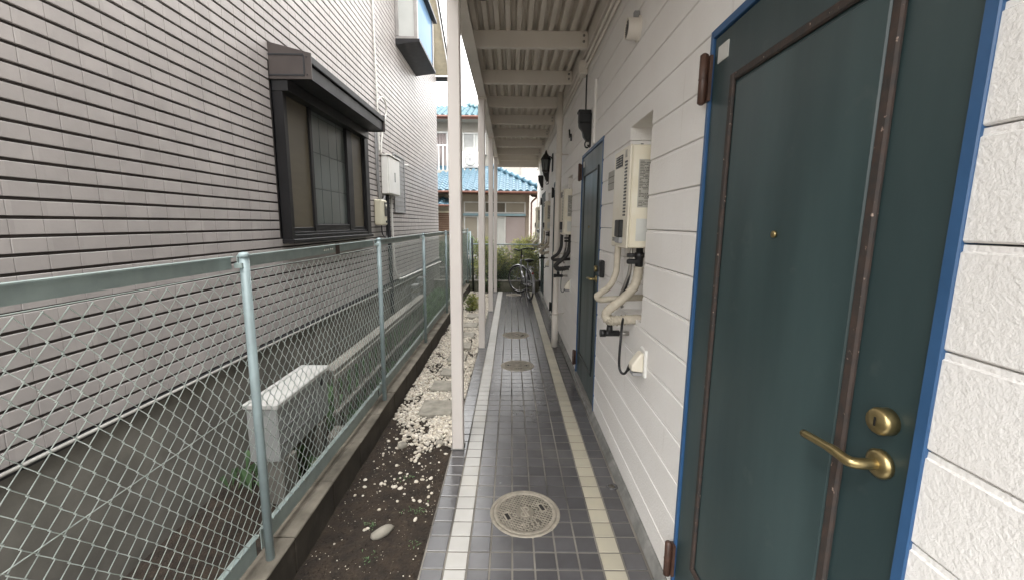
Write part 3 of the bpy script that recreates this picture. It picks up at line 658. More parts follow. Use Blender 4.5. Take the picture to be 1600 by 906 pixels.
# ================================================================ APARTMENT BUILDING
apt = thing('apartment_building', 'white stuccoed apartment building with teal doors along the walkway', 'apartment building', (3, 4.5, 0))
AY0, AY1 = -2.0, 10.9
doors = [(.62, 1.51), (3.16, 4.09), (5.80, 6.72), (8.42, 9.33)]
niches = [(2.085 + 2.62 * k, 2.46 + 2.62 * k, 1.01, 2.035) for k in range(4)]
DZ0, DZ1 = .03, 2.13
BP = .1624; BZ = .178
rows = [(.045, BZ)] + [(BZ + BP * k, BZ + BP * (k + 1)) for k in range(17)] + [(BZ + BP * 17, 3.6)]
obj('wall_core', MB().box(WX + .16, 6, AY0, AY1, -.15, 5.8), 'joint', apt)
obj('upper_wall', MB().box(WX - .003, WX + .16, AY0, AY1, 3.6, 5.8), 'stucco', apt)
seams = [-2.0, .2, 2.75, 4.95, 7.35, 9.65, 10.9]
for (za, zb) in rows:
    cuts = []
    for d in doors:
        if za < DZ1 and zb > DZ0: cuts.append((d[0], d[1], DZ0, DZ1))
    for n_ in niches:
        if za < n_[3] and zb > n_[2]: cuts.append(n_)
    # split the course at vertical seams, then subtract the openings
    ys = sorted(set([AY0, AY1] + [c for cu in cuts for c in cu[:2]] + ([2.75 + .0, 5.37, 8.0] if zb > 2.1 and zb < 2.6 else [])))
    for a, b in zip(ys[:-1], ys[1:]):
        mid = (a + b) / 2; segs = [(za, zb)]
        for c in cuts:
            if c[0] <= mid <= c[1]:
                ns = []
                for (u, w) in segs:
                    if c[2] > u + .004: ns.append((u, min(w, c[2])))
                    if c[3] < w - .004: ns.append((max(u, c[3]), w))
                segs = ns
        for (u, w) in segs:
            if w - u < .006: continue
            g0 = .0015 if abs(u - za) < 1e-6 else 0; g1 = .0015 if abs(w - zb) < 1e-6 else 0
            e0 = .0015 if (a not in (AY0,) and not any(abs(a - c[1]) < 1e-6 or abs(a - c[0]) < 1e-6 for c in cuts)) else 0
            # each board: a shallow ledge at its top edge and a rounded arris
            poly = [(WX + .15, u + g0), (WX + .003, u + g0), (WX, u + g0 + .003), (WX, w - g1 - .012), (WX + .003, w - g1 - .0095), (WX + .003, w - g1), (WX + .15, w - g1)]
            if w - u < .03: poly = [(WX + .15, u), (WX, u), (WX, w), (WX + .15, w)]
            obj('siding_board', MB().prism(poly, 1, a + e0, b - e0), 'stucco', apt)
for (a, b, c, d) in niches:
    obj('niche_back', MB().box(WX + .135, WX + .158, a - .02, b + .02, c - .02, d + .02), 'stucco', apt)
py = AY0
obj('plinth', MB().prism([(WX - .036, -.02), (WX + .1, -.02), (WX + .1, .043), (WX - .003, .043), (WX - .012, .036), (WX - .03, .006)], 1, AY0, AY1), 'plinth', apt)
obj('corner_trim', MB().cbox(WX - .012, WX + .2, AY1, AY1 + .02, .04, 5.8, .004), 'post', apt)
# doors
for k, (a, b) in enumerate(doors):
    leaf = obj('door', MB().cbox(WX + .004, WX + .045, a + .024, b - .020, DZ0 + .024, DZ1 - .028, .003), 'door', apt)
    fr = MB().cbox(WX - .004, WX + .1, a, a + .022, DZ0, DZ1, .002).cbox(WX - .004, WX + .1, b - .018, b, DZ0, DZ1, .002).cbox(WX - .0045, WX + .1, a + .022, b - .018, DZ1 - .026, DZ1, .002)
    obj('door_frame', fr, 'blueframe' if k < 2 else 'door', leaf)
    obj('threshold', MB().cbox(WX - .02, WX + .1, a + .023, b - .019, DZ0 - .026, DZ0 + .018, .004), 'metalpipe', leaf)
    ia, ib, iz0, iz1 = a + .165, b - .165, .27, 1.95
    bd = MB()
    for (p, q, r_, s_) in ((ia - .012, ia + .012, iz0, iz1), (ib - .012, ib + .012, iz0, iz1)): bd.prism([(WX + .004, 0), (WX + .004, .024), (WX - .004, .02), (WX - .006, .012), (WX - .004, .004)], 1, 0, .001) if False else bd.cbox(WX - .006, WX + .006, p, q, r_, s_, .004)
    bd.cbox(WX - .0057, WX + .006, ia + .012, ib - .012, iz0, iz0 + .024, .004).cbox(WX - .0057, WX + .006, ia + .012, ib - .012, iz1 - .024, iz1, .004)
    obj('panel_bead', bd, 'rust' if k == 0 else 'darkbead', leaf)
    obj('panel', MB().cbox(WX + .0, WX + .006, ia + .02, ib - .02, iz0 + .032, iz1 - .032, .003), 'doorpanel', leaf)
    for z in ((.12, .262), (1.905, 2.055)):
        h = MB().lathe([(.006, z[0] - .006), (.0135, z[0]), (.0135, z[1]), (.006, z[1] + .006)], (WX - .026, b - .012, 0), 2, 12)
        h.lathe([(.0145, (z[0] + z[1]) / 2 - .002), (.0145, (z[0] + z[1]) / 2 + .002)], (WX - .026, b - .012, 0), 2, 12)
        h.box(WX - .014, WX - .0041, b - .030, b + .0, z[0] + .004, z[1] - .004)
        obj('hinge', h, 'hinge' if k < 2 else 'dark', leaf)
    hn = MB().tube(spline([(WX + .004, a + .075, 1.085), (WX - .035, a + .075, 1.085), (WX - .05, a + .085, 1.085), (WX - .052, a + .12, 1.087), (WX - .05, a + .20, 1.078)], 5), [.010] * 11 + [.0095] * 5 + [.008] * 5, 10)
    hn.lathe([(.026, 0), (.026, -.008), (.018, -.014), (.001, -.014)], (WX + .004, a + .075, 1.085), 0, 18)
    obj('handle', hn, 'brass', leaf)
    lk = obj('lock', MB().lathe([(.024, 0), (.024, -.018), (.020, -.024), (.001, -.024)], (WX + .004, a + .075, 1.165), 0, 18), 'brass', leaf)
    obj('keyway', MB().box(WX - .0215, WX - .0196, a + .0735, a + .0765, 1.157, 1.173), 'black', leaf)
    obj('door_plate', MB().box(WX + .001, WX + .0042, b - .115, b - .05, 2.015, 2.065), 'sticker', leaf)
    obj('peephole', MB().lathe([(.009, 0), (.009, -.006), (.004, -.007), (.001, -.007)], (WX + .0, (a + b) / 2, 1.48), 0, 12), 'brass', leaf)

# things on the apartment wall
def V(*p): return Vector(p)
def heater(k, pm, label, first):
    dy = 2.62 * k
    t = thing('water_heater', label, 'water heater', (.66, 2.29 + dy, 1.385), 'gas water heaters set in wall niches')
    y0, y1, x0 = 2.125 + dy, 2.435 + dy, .575
    z0, z1 = 1.385, 1.885
    obj('casing', MB().cbox(x0 + .012, WX + .13, y0, y1, z0, z1, .006), 'heaterside', t)
    fp = obj('front_cover', MB().cbox(x0, x0 + .0115, y0 - .004, y1 + .004, z0 - .004, z1 + .003, .005), 'heater', t)
    lv = MB()
    for i in range(17): lv.box(x0 - .003, x0 + .004, y0 + .045, y0 + .085, 1.545 + i * .0165, 1.553 + i * .0165)
    obj('louvre', lv, 'dark', fp)
    gr = MB()
    for q in (0, 1): gr.box(x0 - .0035, x0 + .004, y0 + .135 + q * .072, y0 + .197 + q * .072, 1.80, 1.858)
    g = obj('exhaust_grille', gr, 'dark', fp)
    bars = MB()
    for q in (0, 1):
        for i in range(4): bars.box(x0 - .0055, x0 - .003, y0 + .137 + q * .072, y0 + .195 + q * .072, 1.810 + i * .0125, 1.8116 + i * .0125)
    obj('grille_bar', bars, 'heater', fp)
    obj('badge', MB().box(x0 - .0025, x0 + .002, y0 + .05, y0 + .085, 1.835, 1.87), 'label', fp)
    obj('control_box', MB().cbox(x0 - .022, x0 + .002, y0 + .075, y0 + .165, 1.437, 1.525, .004), 'dark', t)
    obj('control_base', MB().cbox(x0 - .018, x0 + .002, y0 + .075, y0 + .165, 1.405, 1.436, .004), 'grey', t)
    st_ = obj('maker_plate', MB().box(x0 - .0025, x0 + .002, y0 + .20, y0 + .285, 1.41, 1.432), 'label', fp)
    ln = MB()
    for i in range(3): ln.box(x0 - .0032, x0, y0 + .205, y0 + .28 - .02 * (i % 2), 1.4135 + i * .006, 1.416 + i * .006)
    obj('print_line', ln, 'ink', fp)
    sp = obj('instruction_sheet', MB().box(x0 + .045, WX + .05, y0 - .0022, y0 + .001, 1.585, 1.815), 'label', t)
    ln = MB(); rq = random.Random(5)
    for i in range(30):
        zz = 1.592 + i * .0073; xx = x0 + .05
        while xx < WX + .04:
            w = rq.uniform(.006, .03)
            if rq.random() < .85: ln.box(xx, min(xx + w, WX + .045), y0 - .0030, y0 - .0015, zz, zz + .0036)
            xx += w + .004
    obj('print_line', ln, 'ink', sp)
    obj('rating_sticker', MB().box(x0 + .045, x0 + .105, y0 - .0025, y0 + .001, 1.42, 1.53), 'sticker', t)
    obj('top_screw', MB().lathe([(.007, 0), (.007, .008), (.001, .009)], (x0 + .06, y0 + .02, z1), 2, 8), 'grey', t)
    # pipework below
    pa = spline([V(.588, 2.33 + dy, 1.39), V(.586, 2.33 + dy, 1.30), V(.582, 2.33 + dy, 1.235), V(.552, 2.33 + dy, 1.165), V(.505, 2.33 + dy, 1.125), V(.484, 2.335 + dy, 1.105), V(.505, 2.34 + dy, 1.085), V(.56, 2.34 + dy, 1.088), V(.66, 2.34 + dy, 1.095), V(.78, 2.34 + dy, 1.10)], 6)
    obj('water_pipe', MB().tube(pa, .0178, 12), pm, t)
    pb = spline([V(.665, 2.19 + dy, 1.285), V(.660, 2.19 + dy, 1.225), V(.640, 2.20 + dy, 1.165), V(.590, 2.22 + dy, 1.105), V(.535, 2.23 + dy, 1.055), V(.515, 2.235 + dy, 1.025), V(.530, 2.235 + dy, .995), V(.575, 2.225 + dy, .992), V(.64, 2.20 + dy, 1.005), V(.76, 2.18 + dy, 1.01)], 7)
    mb = MB().tube(pb, [.0245 + .0016 * math.sin(i * 2.1) for i in range(len(pb))], 12)
    obj('lagged_pipe', mb, pm, t)
    ty = []
    for i in range(60): 
        f = 40 + i * 15 / 60; j = min(int(f), len(pb) - 2); c = pb[j].lerp(pb[j + 1], f - j); tg = (pb[j + 1] - pb[j]).normalized(); u = tg.cross(V(0, 0, 1)).normalized(); w = tg.cross(u); an = i * .75; ty.append(c + (u * math.cos(an) + w * math.sin(an)) * .0262)
    obj('binding_tape', MB().tube(ty, .0042, 4), pm, t)
    obj('valve', MB().lathe([(.017, 1.285), (.021, 1.29), (.021, 1.33), (.026, 1.335), (.026, 1.355), (.018, 1.36), (.018, 1.39)], (.665, 2.19 + dy, 0), 2, 12).cbox(.60, .66, 2.175 + dy, 2.195 + dy, 1.30, 1.325, .005).tube([(.60, 2.185 + dy, 1.345), (.665, 2.185 + dy, 1.345)], .010, 8), 'dark', t)
    obj('gas_pipe', MB().tube(spline([V(.625, 2.20 + dy, 1.39), V(.625, 2.20 + dy, 1.33), V(.622, 2.21 + dy, 1.25), V(.61, 2.24 + dy, 1.18), V(.60, 2.29 + dy, 1.10), V(.62, 2.30 + dy, 1.05)], 6), .009, 8), 'metalpipe', t)
    obj('cable', MB().tube(spline([V(.63, 2.215 + dy, 1.39), V(.628, 2.21 + dy, 1.27), V(.618, 2.22 + dy, 1.19), V(.61, 2.27 + dy, 1.12)], 6), .006, 8), 'dark', t)
    obj('plug_cord', MB().tube(spline([V(.60, 2.20 + dy, 1.01), V(.585, 2.16 + dy, .985), V(.572, 2.12 + dy, .93), V(.566, 2.11 + dy, .85), V(.566, 2.105 + dy, .78), V(.574, 2.09 + dy, .750), V(.590, 2.08 + dy, .748), V(.602, 2.07 + dy, .775)], 7), .0066 if first else .004, 8), 'dark', t)
    obj('cord_plug', MB().tube([V(.600, 2.071 + dy, .768), V(.612, 2.058 + dy, .80)], [.008, .013], 10), 'dark', t)
    # gas cock
    ck = obj('gas_cock', MB().tube([(.515, 2.29 + dy, .905), (.605, 2.29 + dy, .905)], .0175, 12).tube([(.552, 2.29 + dy, .905), (.552, 2.29 + dy, .955)], [.020, .015], 12).tube([(.500, 2.29 + dy, .905), (.530, 2.29 + dy, .905)], .0215, 12), 'dark', t)
    obj('union', MB().lathe([(.018, .955), (.018, .975), (.014, .99)], (.552, 2.29 + dy, 0), 2, 12), 'whitepvc' if first else 'grey', ck)
    obj('tail_pipe', MB().tube([(.606, 2.29 + dy, .905), (.667, 2.29 + dy, .905)], .012, 10), 'metalpipe', ck)
    return t
heater(0, 'lag', 'nearest water heater, cream casing with louvres, label and lagged pipes beside the second door', True)
heater(1, 'darklag', 'middle water heater with black wrapped pipes just before the downpipe', False)
heater(2, 'lag', 'third water heater from the camera, mostly hidden behind the downpipe', False)
heater(3, 'lag', 'farthest water heater near the end corner of the building', False)
def outlet(dy, lb):
    t = thing('outlet_box', lb, 'outlet', (WX, 2.02 + dy, .77), 'weatherproof outlets on the apartment wall')
    obj('backplate', MB().cbox(WX - .012, WX + .004, 1.955 + dy, 2.045 + dy, .765, .905, .006), 'white', t)
    obj('cover', MB().prism([(WX - .012, .79), (WX - .068, .797), (WX - .070, .825), (WX - .030, .885), (WX - .012, .888)], 1, 1.970 + dy, 2.030 + dy), 'heater', t, bevel=.007)
    obj('socket_face', MB().cbox(WX - .062, WX - .012, 1.974 + dy, 2.026 + dy, .772, .788, .003), 'grey', t)
for k, lb in enumerate(('white weatherproof outlet below the nearest water heater with a black cord', 'small white outlet below the middle water heater', 'white outlet low on the wall beyond the downpipe')): outlet(2.62 * k, lb)
ic = thing('intercom', 'black intercom box on the white wall beside the second door handle', 'intercom', (WX, 2.99, 1.13))
obj('body', MB().cbox(WX - .032, WX - .001, 2.955, 3.035, 1.13, 1.25, .006), 'dark', ic)
obj('button', MB().cbox(WX - .0345, WX - .031, 2.98, 3.01, 1.145, 1.17, .002), 'grey', ic)
obj('speaker_slot', MB().box(WX - .0332, WX - .0318, 2.975, 3.015, 1.205, 1.228), 'black', ic)
ic = thing('nameplate', 'small grey room nameplate on the wall right of the second door', 'nameplate', (WX, 2.83, 1.74))
obj('plate', MB().cbox(WX - .008, WX - .0005, 2.75, 2.93, 1.725, 1.845, .003), 'label', ic)
mb = MB()
for z in (1.765, 1.805): mb.box(WX - .0092, WX - .0075, 2.755, 2.925, z, z + .004)
obj('divider', mb, 'ink', ic)
dp = thing('downpipe', 'cream downpipe standing in front of the apartment wall', 'downpipe', (.545, 5.1, 0))
mb = MB().lathe([(.040, 0), (.040, .42), (.034, .425), (.034, 1.12), (.040, 1.125), (.040, 1.17), (.034, 1.175), (.034, 2.62), (.041, 2.63), (.041, 2.72), (.034, 2.725), (.034, 2.98)], (.548, 5.1, 0), 2, 18)
obj('pipe', mb, 'canopy', dp)
for z in (.42, 1.15, 2.3): obj('bracket', MB().tube([(.575, 5.1, z), (WX + .002, 5.12, z)], .006, 8).lathe([(.044, z - .01), (.044, z + .01)], (.548, 5.1, 0), 2, 18), 'canopy', dp)
for (y, z, lb) in ((2.40, 2.515, 'round white vent cap high on the wall above the nearest heater'), (2.06, 2.60, 'second round vent cap cut by the top of the photo')):
    t = thing('vent_cap', lb, 'vent', (WX, y, z), 'round vents high on the apartment wall')
    obj('hood', MB().lathe([(.062, .003), (.062, -.006), (.052, -.008), (.052, -.065), (.046, -.066), (.046, -.02)], (WX, y, z), 0, 24), 'canopy', t)
    g = MB().lathe([(.046, -.022), (.046, -.021), (.0001, -.0205)], (WX, y, z), 0, 20); obj('grille', g, 'dark', t)
    b_ = MB()
    for i in range(-4, 5):
        w = math.sqrt(max(0, .045 ** 2 - (i * .010) ** 2)); b_.box(WX - .060, WX - .057, y - w, y + w, z + i * .010 - .0016, z + i * .010 + .0016)
    obj('grille_bar', b_, 'dark', t)
    obj('bracket', MB().cbox(WX - .03, WX - .001, y - .012, y + .012, z + .053, z + .085, .003), 'grey', t)
def bracket_lamp(y, z, lb):
    t = thing('wall_lamp', lb, 'wall lamp', (WX, y, z), 'black scroll wall lamps above the doors')
    obj('housing', MB().cbox(WX - .125, WX - .004, y - .05, y + .06, z + .20, z + .295, .012).cbox(WX - .132, WX - .01, y - .056, y + .066, z + .285, z + .31, .006), 'black', t)
    obj('body', MB().prism([(WX - .125, z + .205), (WX - .118, z + .17), (WX - .085, z + .135), (WX - .075, z + .09), (WX - .05, z + .06), (WX - .012, z + .045), (WX - .004, z + .205)], 1, y - .035, y + .045), 'black', t, bevel=.008)
    obj('scroll', MB().tube(spline([V(WX - .03, y, z + .07), V(WX - .055, y, z + .035), V(WX - .05, y, z + .005), V(WX - .03, y, z - .002), V(WX - .02, y, z + .012), V(WX - .03, y, z + .022)], 5), .007, 8), 'black', t)
    obj('backplate', MB().cbox(WX - .012, WX - .001, y - .03, y + .04, z + .0, z + .28, .004), 'black', t)
    t.scale = (.86, .68, .95)
bracket_lamp(3.70, 2.14, 'nearest black scroll wall lamp, above the second door')
bracket_lamp(7.75, 2.20, 'small black scroll wall lamp just below the hanging lantern')
bracket_lamp(9.05, 2.20, 'farthest black scroll wall lamp near the corner of the building')
lt = thing('lantern', 'black carriage lantern with glass cage on a wall arm beyond the downpipe', 'lantern', (WX, 7.0, 2.35))
lx, ly, lz = .545, 7.0, 2.33
obj('backplate', MB().cbox(WX - .018, WX - .001, ly - .05, ly + .05, lz - .0, lz + .28, .004), 'black', lt)
obj('arm', MB().tube(spline([V(WX - .015, ly, lz + .20), V(WX - .05, ly, lz + .235), V(lx + .01, ly, lz + .225)], 5), .010, 8), 'black', lt)
obj('roof', MB().lathe([(.085, lz + .185), (.080, lz + .20), (.045, lz + .255), (.022, lz + .285), (.016, lz + .31), (.006, lz + .33), (.0001, lz + .335)], (lx, ly, 0), 2, 6, False), 'black', lt)
obj('glass', MB().lathe([(.048, lz + .025), (.066, lz + .18)], (lx, ly, 0), 2, 6, False), 'frost', lt)
cg = MB()
for i in range(6):
    a = i * math.pi / 3; cg.tube([(lx + .052 * math.cos(a), ly + .052 * math.sin(a), lz + .02), (lx + .072 * math.cos(a), ly + .072 * math.sin(a), lz + .19)], .006, 6)
cg.lathe([(.03, lz - .012), (.058, lz), (.062, lz + .024), (.05, lz + .026)], (lx, ly, 0), 2, 6, False)
obj('cage', cg, 'black', lt)
pipe('lamp_cable', [(WX - .006, 3.97, 2.82), (WX - .006, 3.97, 2.6), (WX - .01, 3.93, 2.50), (WX - .02, 3.80, 2.44)], .006, 'dark', 'thin dark cable hanging from the junction box to the nearest wall lamp', 'cable')
obj('cable_trunking', MB().cbox(WX - .018, WX - .0005, 3.49, 3.535, 2.135, 2.62, .003), 'stucco', origin=(WX, 3.5, 2.135), label='painted vertical cable trunking above the second door', cat='trunking')
jb = thing('junction_box', 'painted junction box on the wall under the canopy', 'junction box', (WX, 4.0, 2.83))
obj('body', MB().cbox(.585, WX - .001, 3.93, 4.05, 2.80, 2.915, .008), 'canopy', jb)
obj('cover', MB().cbox(.581, .5845, 3.935, 4.045, 2.805, 2.91, .003), 'canopy', jb)
pipe('wire_bracket', [(WX - .01, 5.0, 2.50), (WX - .03, 4.85, 2.52), (WX - .03, 4.84, 2.44), (WX - .03, 4.72, 2.45), (WX - .03, 4.7, 2.38)], .008, 'dark', 'black zigzag cable end sticking out of the wall before the downpipe', 'cable', sp=False)

# ================================================================ CANOPY OVER THE WALKWAY
cn = thing('canopy', 'cream steel canopy with corrugated deck on slim posts over the walkway', 'canopy', (.1, 5, 2.95))
for y in (2.68, 5.02, 7.22, 9.32):
    p = obj('post', MB().cbox(-.385, -.31, y - .0375, y + .0375, .0005, 2.88, .006), 'post', cn)
    obj('base_plate', MB().cbox(-.392, -.303, y - .045, y + .045, .0004, .007, .002), 'plinth', p)
    obj('head_plate', MB().cbox(-.39, -.29, y - .06, y + .06, 2.87, 2.884, .002), 'canopy', p)
CY0, CY1 = -1.6, 10.42
eb = MB().cbox(-.388, -.294, CY0, CY1, 2.885, 2.892, .002).cbox(-.346, -.338, CY0, CY1, 2.892, 3.098, .001).cbox(-.388, -.294, CY0, CY1, 3.098, 3.106, .002)
obj('edge_beam', eb, 'canopy', cn)
obj('fascia', MB().cbox(-.43, -.412, CY0, CY1, 3.03, 3.20, .004), 'canopy', cn)
obj('fascia_bracket', MB().box(-.412, -.388, CY0, CY1, 3.107, 3.12), 'canopy', cn)
k = 0; y = 3.77 - .912 * 5
ys = []
while y < 10.3: ys.append(y); y += .912
for y in ys:
    bm = MB().cbox(-.335, .615, y, y + .008, 2.953, 3.068, .001).cbox(-.335, .615, y, y + .05, 2.945, 2.953, .002).cbox(-.335, .615, y, y + .05, 3.068, 3.075, .002)
    b = obj('cross_beam', bm, 'canopy', cn)
    obj('end_cleat', MB().cbox(.56, .618, y - .009, y - .0005, 2.965, 3.06, .002), 'canopy', b)
    obj('bolt', MB().lathe([(.011, 0), (.011, -.008), (.001, -.009)], (.585, y - .009, 2.99), 1, 8), 'metalpipe', b)
    obj('bolt', MB().lathe([(.011, 0), (.011, -.008), (.001, -.009)], (.585, y - .009, 3.035), 1, 8), 'metalpipe', b)
obj('end_fascia', MB().cbox(-.40, .64, 10.385, 10.425, 2.83, 3.16, .004), 'canopy', cn)
# corrugated deck: trapezoid ribs along the corridor, one sheet per bay
for a, b in zip([CY0] + [y + .02 for y in ys[1:]], [y + .045 for y in ys[1:]] + [10.38]):
    xs = []; x = -.41; zt, zb = 3.138, 3.078
    prof = []
    while x < .655:
        prof += [(x, zb), (x + .036, zb), (x + .048, zt), (x + .076, zt)]; x += .088
    prof = [p for p in prof if p[0] < .656]
    n = len(prof); up = [(p[0], p[1] + .0025) for p in prof]
    dz = .0015 * (len(xs) % 2)
    vs = [(p[0], a, p[1]) for p in prof] + [(p[0], b, p[1] - .006) for p in prof] + [(p[0], a, p[1]) for p in up] + [(p[0], b, p[1] - .006) for p in up]
    fs = [(i, i + 1, n + i + 1, n + i) for i in range(n - 1)] + [(2 * n + i, 3 * n + i, 3 * n + i + 1, 2 * n + i + 1) for i in range(n - 1)] + [(i, 2 * n + i, 2 * n + i + 1, i + 1) for i in range(n - 1)] + [(n + i, n + i + 1, 3 * n + i + 1, 3 * n + i) for i in range(n - 1)]
    obj('deck_sheet', MB().add(vs, fs), 'deck', cn)
obj('deck_slab', MB().box(-.405, .66, CY0, 10.38, 3.145, 3.20), 'concrete', cn)
obj('wall_angle', MB().cbox(.62, .628, CY0, CY1 - .1, 2.94, 3.08, .001).cbox(.628, .657, CY0, CY1 - .1, 2.94, 2.948, .001), 'canopy', cn)
for (x, z, r, lb) in ((.638, 2.90, .013, 'upper of two painted pipes running along the wall under the canopy'), (.642, 2.845, .011, 'lower of two painted pipes running along the wall under the canopy')):
    obj('wall_pipe', MB().tube([(x, CY0, z), (x, 10.9, z)], r, 10), 'canopy', origin=(x, 5, z), label=lb, cat='pipe')
jb = thing('junction_box', 'small painted junction box under the canopy beside the nearest post', 'junction box', (-.27, 2.72, 2.93))
obj('body', MB().cbox(-.33, -.20, 2.60, 2.70, 2.895, 2.945, .005), 'canopy', jb)
pipe('canopy_cable', [(-.21, 2.66, 2.93), (-.15, 2.68, 2.90), (-.13, 2.74, 2.86), (-.17, 2.80, 2.84), (-.23, 2.80, 2.86), (-.26, 2.76, 2.95)], .0055, 'eave', 'brown cable looping below the canopy beside the nearest post', 'cable')

# ================================================================ MANHOLES
def manhole(x, y, r, lb, full=True, rot=22):
    t = thing('manhole_cover', lb, 'manhole cover', (x, y, 0), 'round drain covers set in the walkway')
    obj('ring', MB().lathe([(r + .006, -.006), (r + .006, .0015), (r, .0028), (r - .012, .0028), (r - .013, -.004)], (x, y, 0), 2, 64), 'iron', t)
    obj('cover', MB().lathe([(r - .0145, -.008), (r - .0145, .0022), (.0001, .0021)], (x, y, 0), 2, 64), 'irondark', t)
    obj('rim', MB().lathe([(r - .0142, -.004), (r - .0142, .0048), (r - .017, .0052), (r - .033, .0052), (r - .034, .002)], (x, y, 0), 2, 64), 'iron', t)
    ca, sa = math.cos(R(rot)), math.sin(R(rot))
    def T(u, v): return (x + u * ca - v * sa, y + u * sa + v * ca)
    rb = MB(); ri = r - .034
    def bar(u0, v0, u1, v1, w, z=.0046):
        dx, dy = u1 - u0, v1 - v0; l = math.hypot(dx, dy)
        if l < .004: return
        nx_, ny_ = -dy / l * w / 2, dx / l * w / 2
        q = [T(u0 + nx_, v0 + ny_), T(u0 - nx_, v0 - ny_), T(u1 - nx_, v1 - ny_), T(u1 + nx_, v1 + ny_)]
        rb.add([(a, b, .0018) for a, b in q] + [(a, b, z) for a, b in q], [(4, 5, 6, 7)[::1], (0, 1, 5, 4), (1, 2, 6, 5), (2, 3, 7, 6), (3, 0, 4, 7)])
    step = .0165 if full else .022
    holes = [(0, 0, .052), (-.098, -.0, .026), (.098, .0, .026), (.0, -.092, .024), (-.03, -.092, .02), (.032, -.092, .02)]
    for d in (0, 1):
        k = -int(ri / step)
        while k * step < ri:
            o_ = k * step; half = math.sqrt(max(0, ri * ri - o_ * o_))
            # walk along the rib and leave out the emblem, slots and lettering
            s0 = None; n = 60
            for i in range(n + 1):
                s_ = -half + 2 * half * i / n
                a = R(45 if d else -45) ; u, v = (s_ * math.cos(a) - o_ * math.sin(a), s_ * math.sin(a) + o_ * math.cos(a))
                inside = any(math.hypot(u - hx, v - hy) < hr for hx, hy, hr in holes)
                if not inside and s0 is None: s0 = (u, v)
                if (inside or i == n) and s0 is not None: bar(*s0, u, v, .0052); s0 = None
            k += 1
    obj('cross_rib', rb, 'iron', t)
    rb = MB()
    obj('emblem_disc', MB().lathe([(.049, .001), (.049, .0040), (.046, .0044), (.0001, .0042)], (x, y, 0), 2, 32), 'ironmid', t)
    em = MB(); w = .0062
    def stroke(pts, w=.0075):
        for (a, b), (c, d) in zip(pts[:-1], pts[1:]): 
            dx, dy = c - a, d - b; l = math.hypot(dx, dy); e = w * .35
            a_, b_, c_, d_ = a - dx / l * e, b - dy / l * e, c + dx / l * e, d + dy / l * e; nx_, ny_ = -dy / l * w / 2, dx / l * w / 2
            q = [T(a_ + nx_, b_ + ny_), T(a_ - nx_, b_ - ny_), T(c_ - nx_, d_ - ny_), T(c_ + nx_, d_ + ny_)]; h = .0066 + random.uniform(0, .0004)
            em.add([(p[0], p[1], .003) for p in q] + [(p[0], p[1], h) for p in q], [(4, 5, 6, 7), (0, 1, 5, 4), (1, 2, 6, 5), (2, 3, 7, 6), (3, 0, 4, 7)])
    def arc(cx, cy, rr, a0, a1, n=8): return [(cx + rr * math.cos(R(a0 + (a1 - a0) * i / n)), cy + rr * math.sin(R(a0 + (a1 - a0) * i / n))) for i in range(n + 1)]
    # emblem: an upright bar with one bowl to the upper right and its turned twin to the lower left
    stroke([(-.006, -.036), (-.006, .036)]); stroke([(.006, -.036), (.006, .036)])
    stroke(arc(.010, .018, .017, 90, -90)); stroke([(.006, .035), (.010, .035)]); stroke([(.006, .001), (.010, .001)])
    stroke(arc(-.010, -.018, .017, 90, 270)); stroke([(-.006, -.035), (-.010, -.035)]); stroke([(-.006, -.001), (-.010, -.001)])
    if full:
        # three raised kana: o, su, i
        def kana(cx, cy, strokes, s=.0205):
            for st_ in strokes: stroke([(cx + a * s, cy + b * s) for a, b in st_], .0046)
        kana(-.036, -.092, [[(-.8, .45), (.45, .5)], [(-.2, 1), (-.2, -.8), (-.6, -.7), (-.7, -.3), (-.2, 0), (.45, .05), (.7, -.3), (.45, -.8), (.1, -.85)], [(.6, .8), (.95, .45)]])
        kana(0, -.094, [[(-.9, .55), (.9, .6)], [(.15, 1), (.15, -.2), (-.15, -.45), (-.35, -.15), (-.1, .12), (.15, 0), (.15, -.5), (-.2, -1)]])
        kana(.036, -.092, [[(-.7, .6), (-.7, -.4), (-.4, -.75), (-.15, -.4)], [(.55, .6), (.8, .1), (.75, -.25)]])
    obj('raised_mark', em, 'iron', t)
    for s_ in (-1, 1):
        cx = s_ * .098; fr = MB()
        o_ = [T(cx - .017, -.034), T(cx + .017, -.034), T(cx + .017, .034), T(cx - .017, .034)]; i_ = [T(cx - .010, -.026), T(cx + .010, -.026), T(cx + .010, .026), T(cx - .010, .026)]
        vs = [(a, b, .001) for a, b in o_] + [(a, b, .0058) for a, b in o_] + [(a, b, .0058) for a, b in i_] + [(a, b, .0026) for a, b in i_]
        fr.add(vs, [(r_ * 4 + k, r_ * 4 + (k + 1) % 4, (r_ + 1) * 4 + (k + 1) % 4, (r_ + 1) * 4 + k) for r_ in range(3) for k in range(4)])
        obj('slot_frame', fr, 'iron', t)
        obj('slot', MB().add([(a, b, .0030) for a, b in i_], [(0, 1, 2, 3)]), 'ironhole', t)
manhole(*manholes[0], 'nearest round drain cover with emblem and lettering in the grey tiles')
manhole(*manholes[1], 'second round drain cover from the camera', rot=0)
manhole(*manholes[2], 'third round drain cover, level with the second post', False, rot=70)
manhole(*manholes[3], 'farthest drain cover, beside the parked bicycle', False, rot=10)
dr = thing('floor_drain', 'small stained round drain in the tile edge by the wall', 'drain', (.57, 2.27, 0))
obj('collar', MB().lathe([(.034, .0004), (.030, .004), (.021, .005), (.019, -.002)], (.598, 2.25, 0), 2, 18), 'tile', dr)
obj('drain_hole', MB().lathe([(.018, .0005), (.018, .0026), (.0001, .0027)], (.598, 2.25, 0), 2, 16), 'irondark', dr)

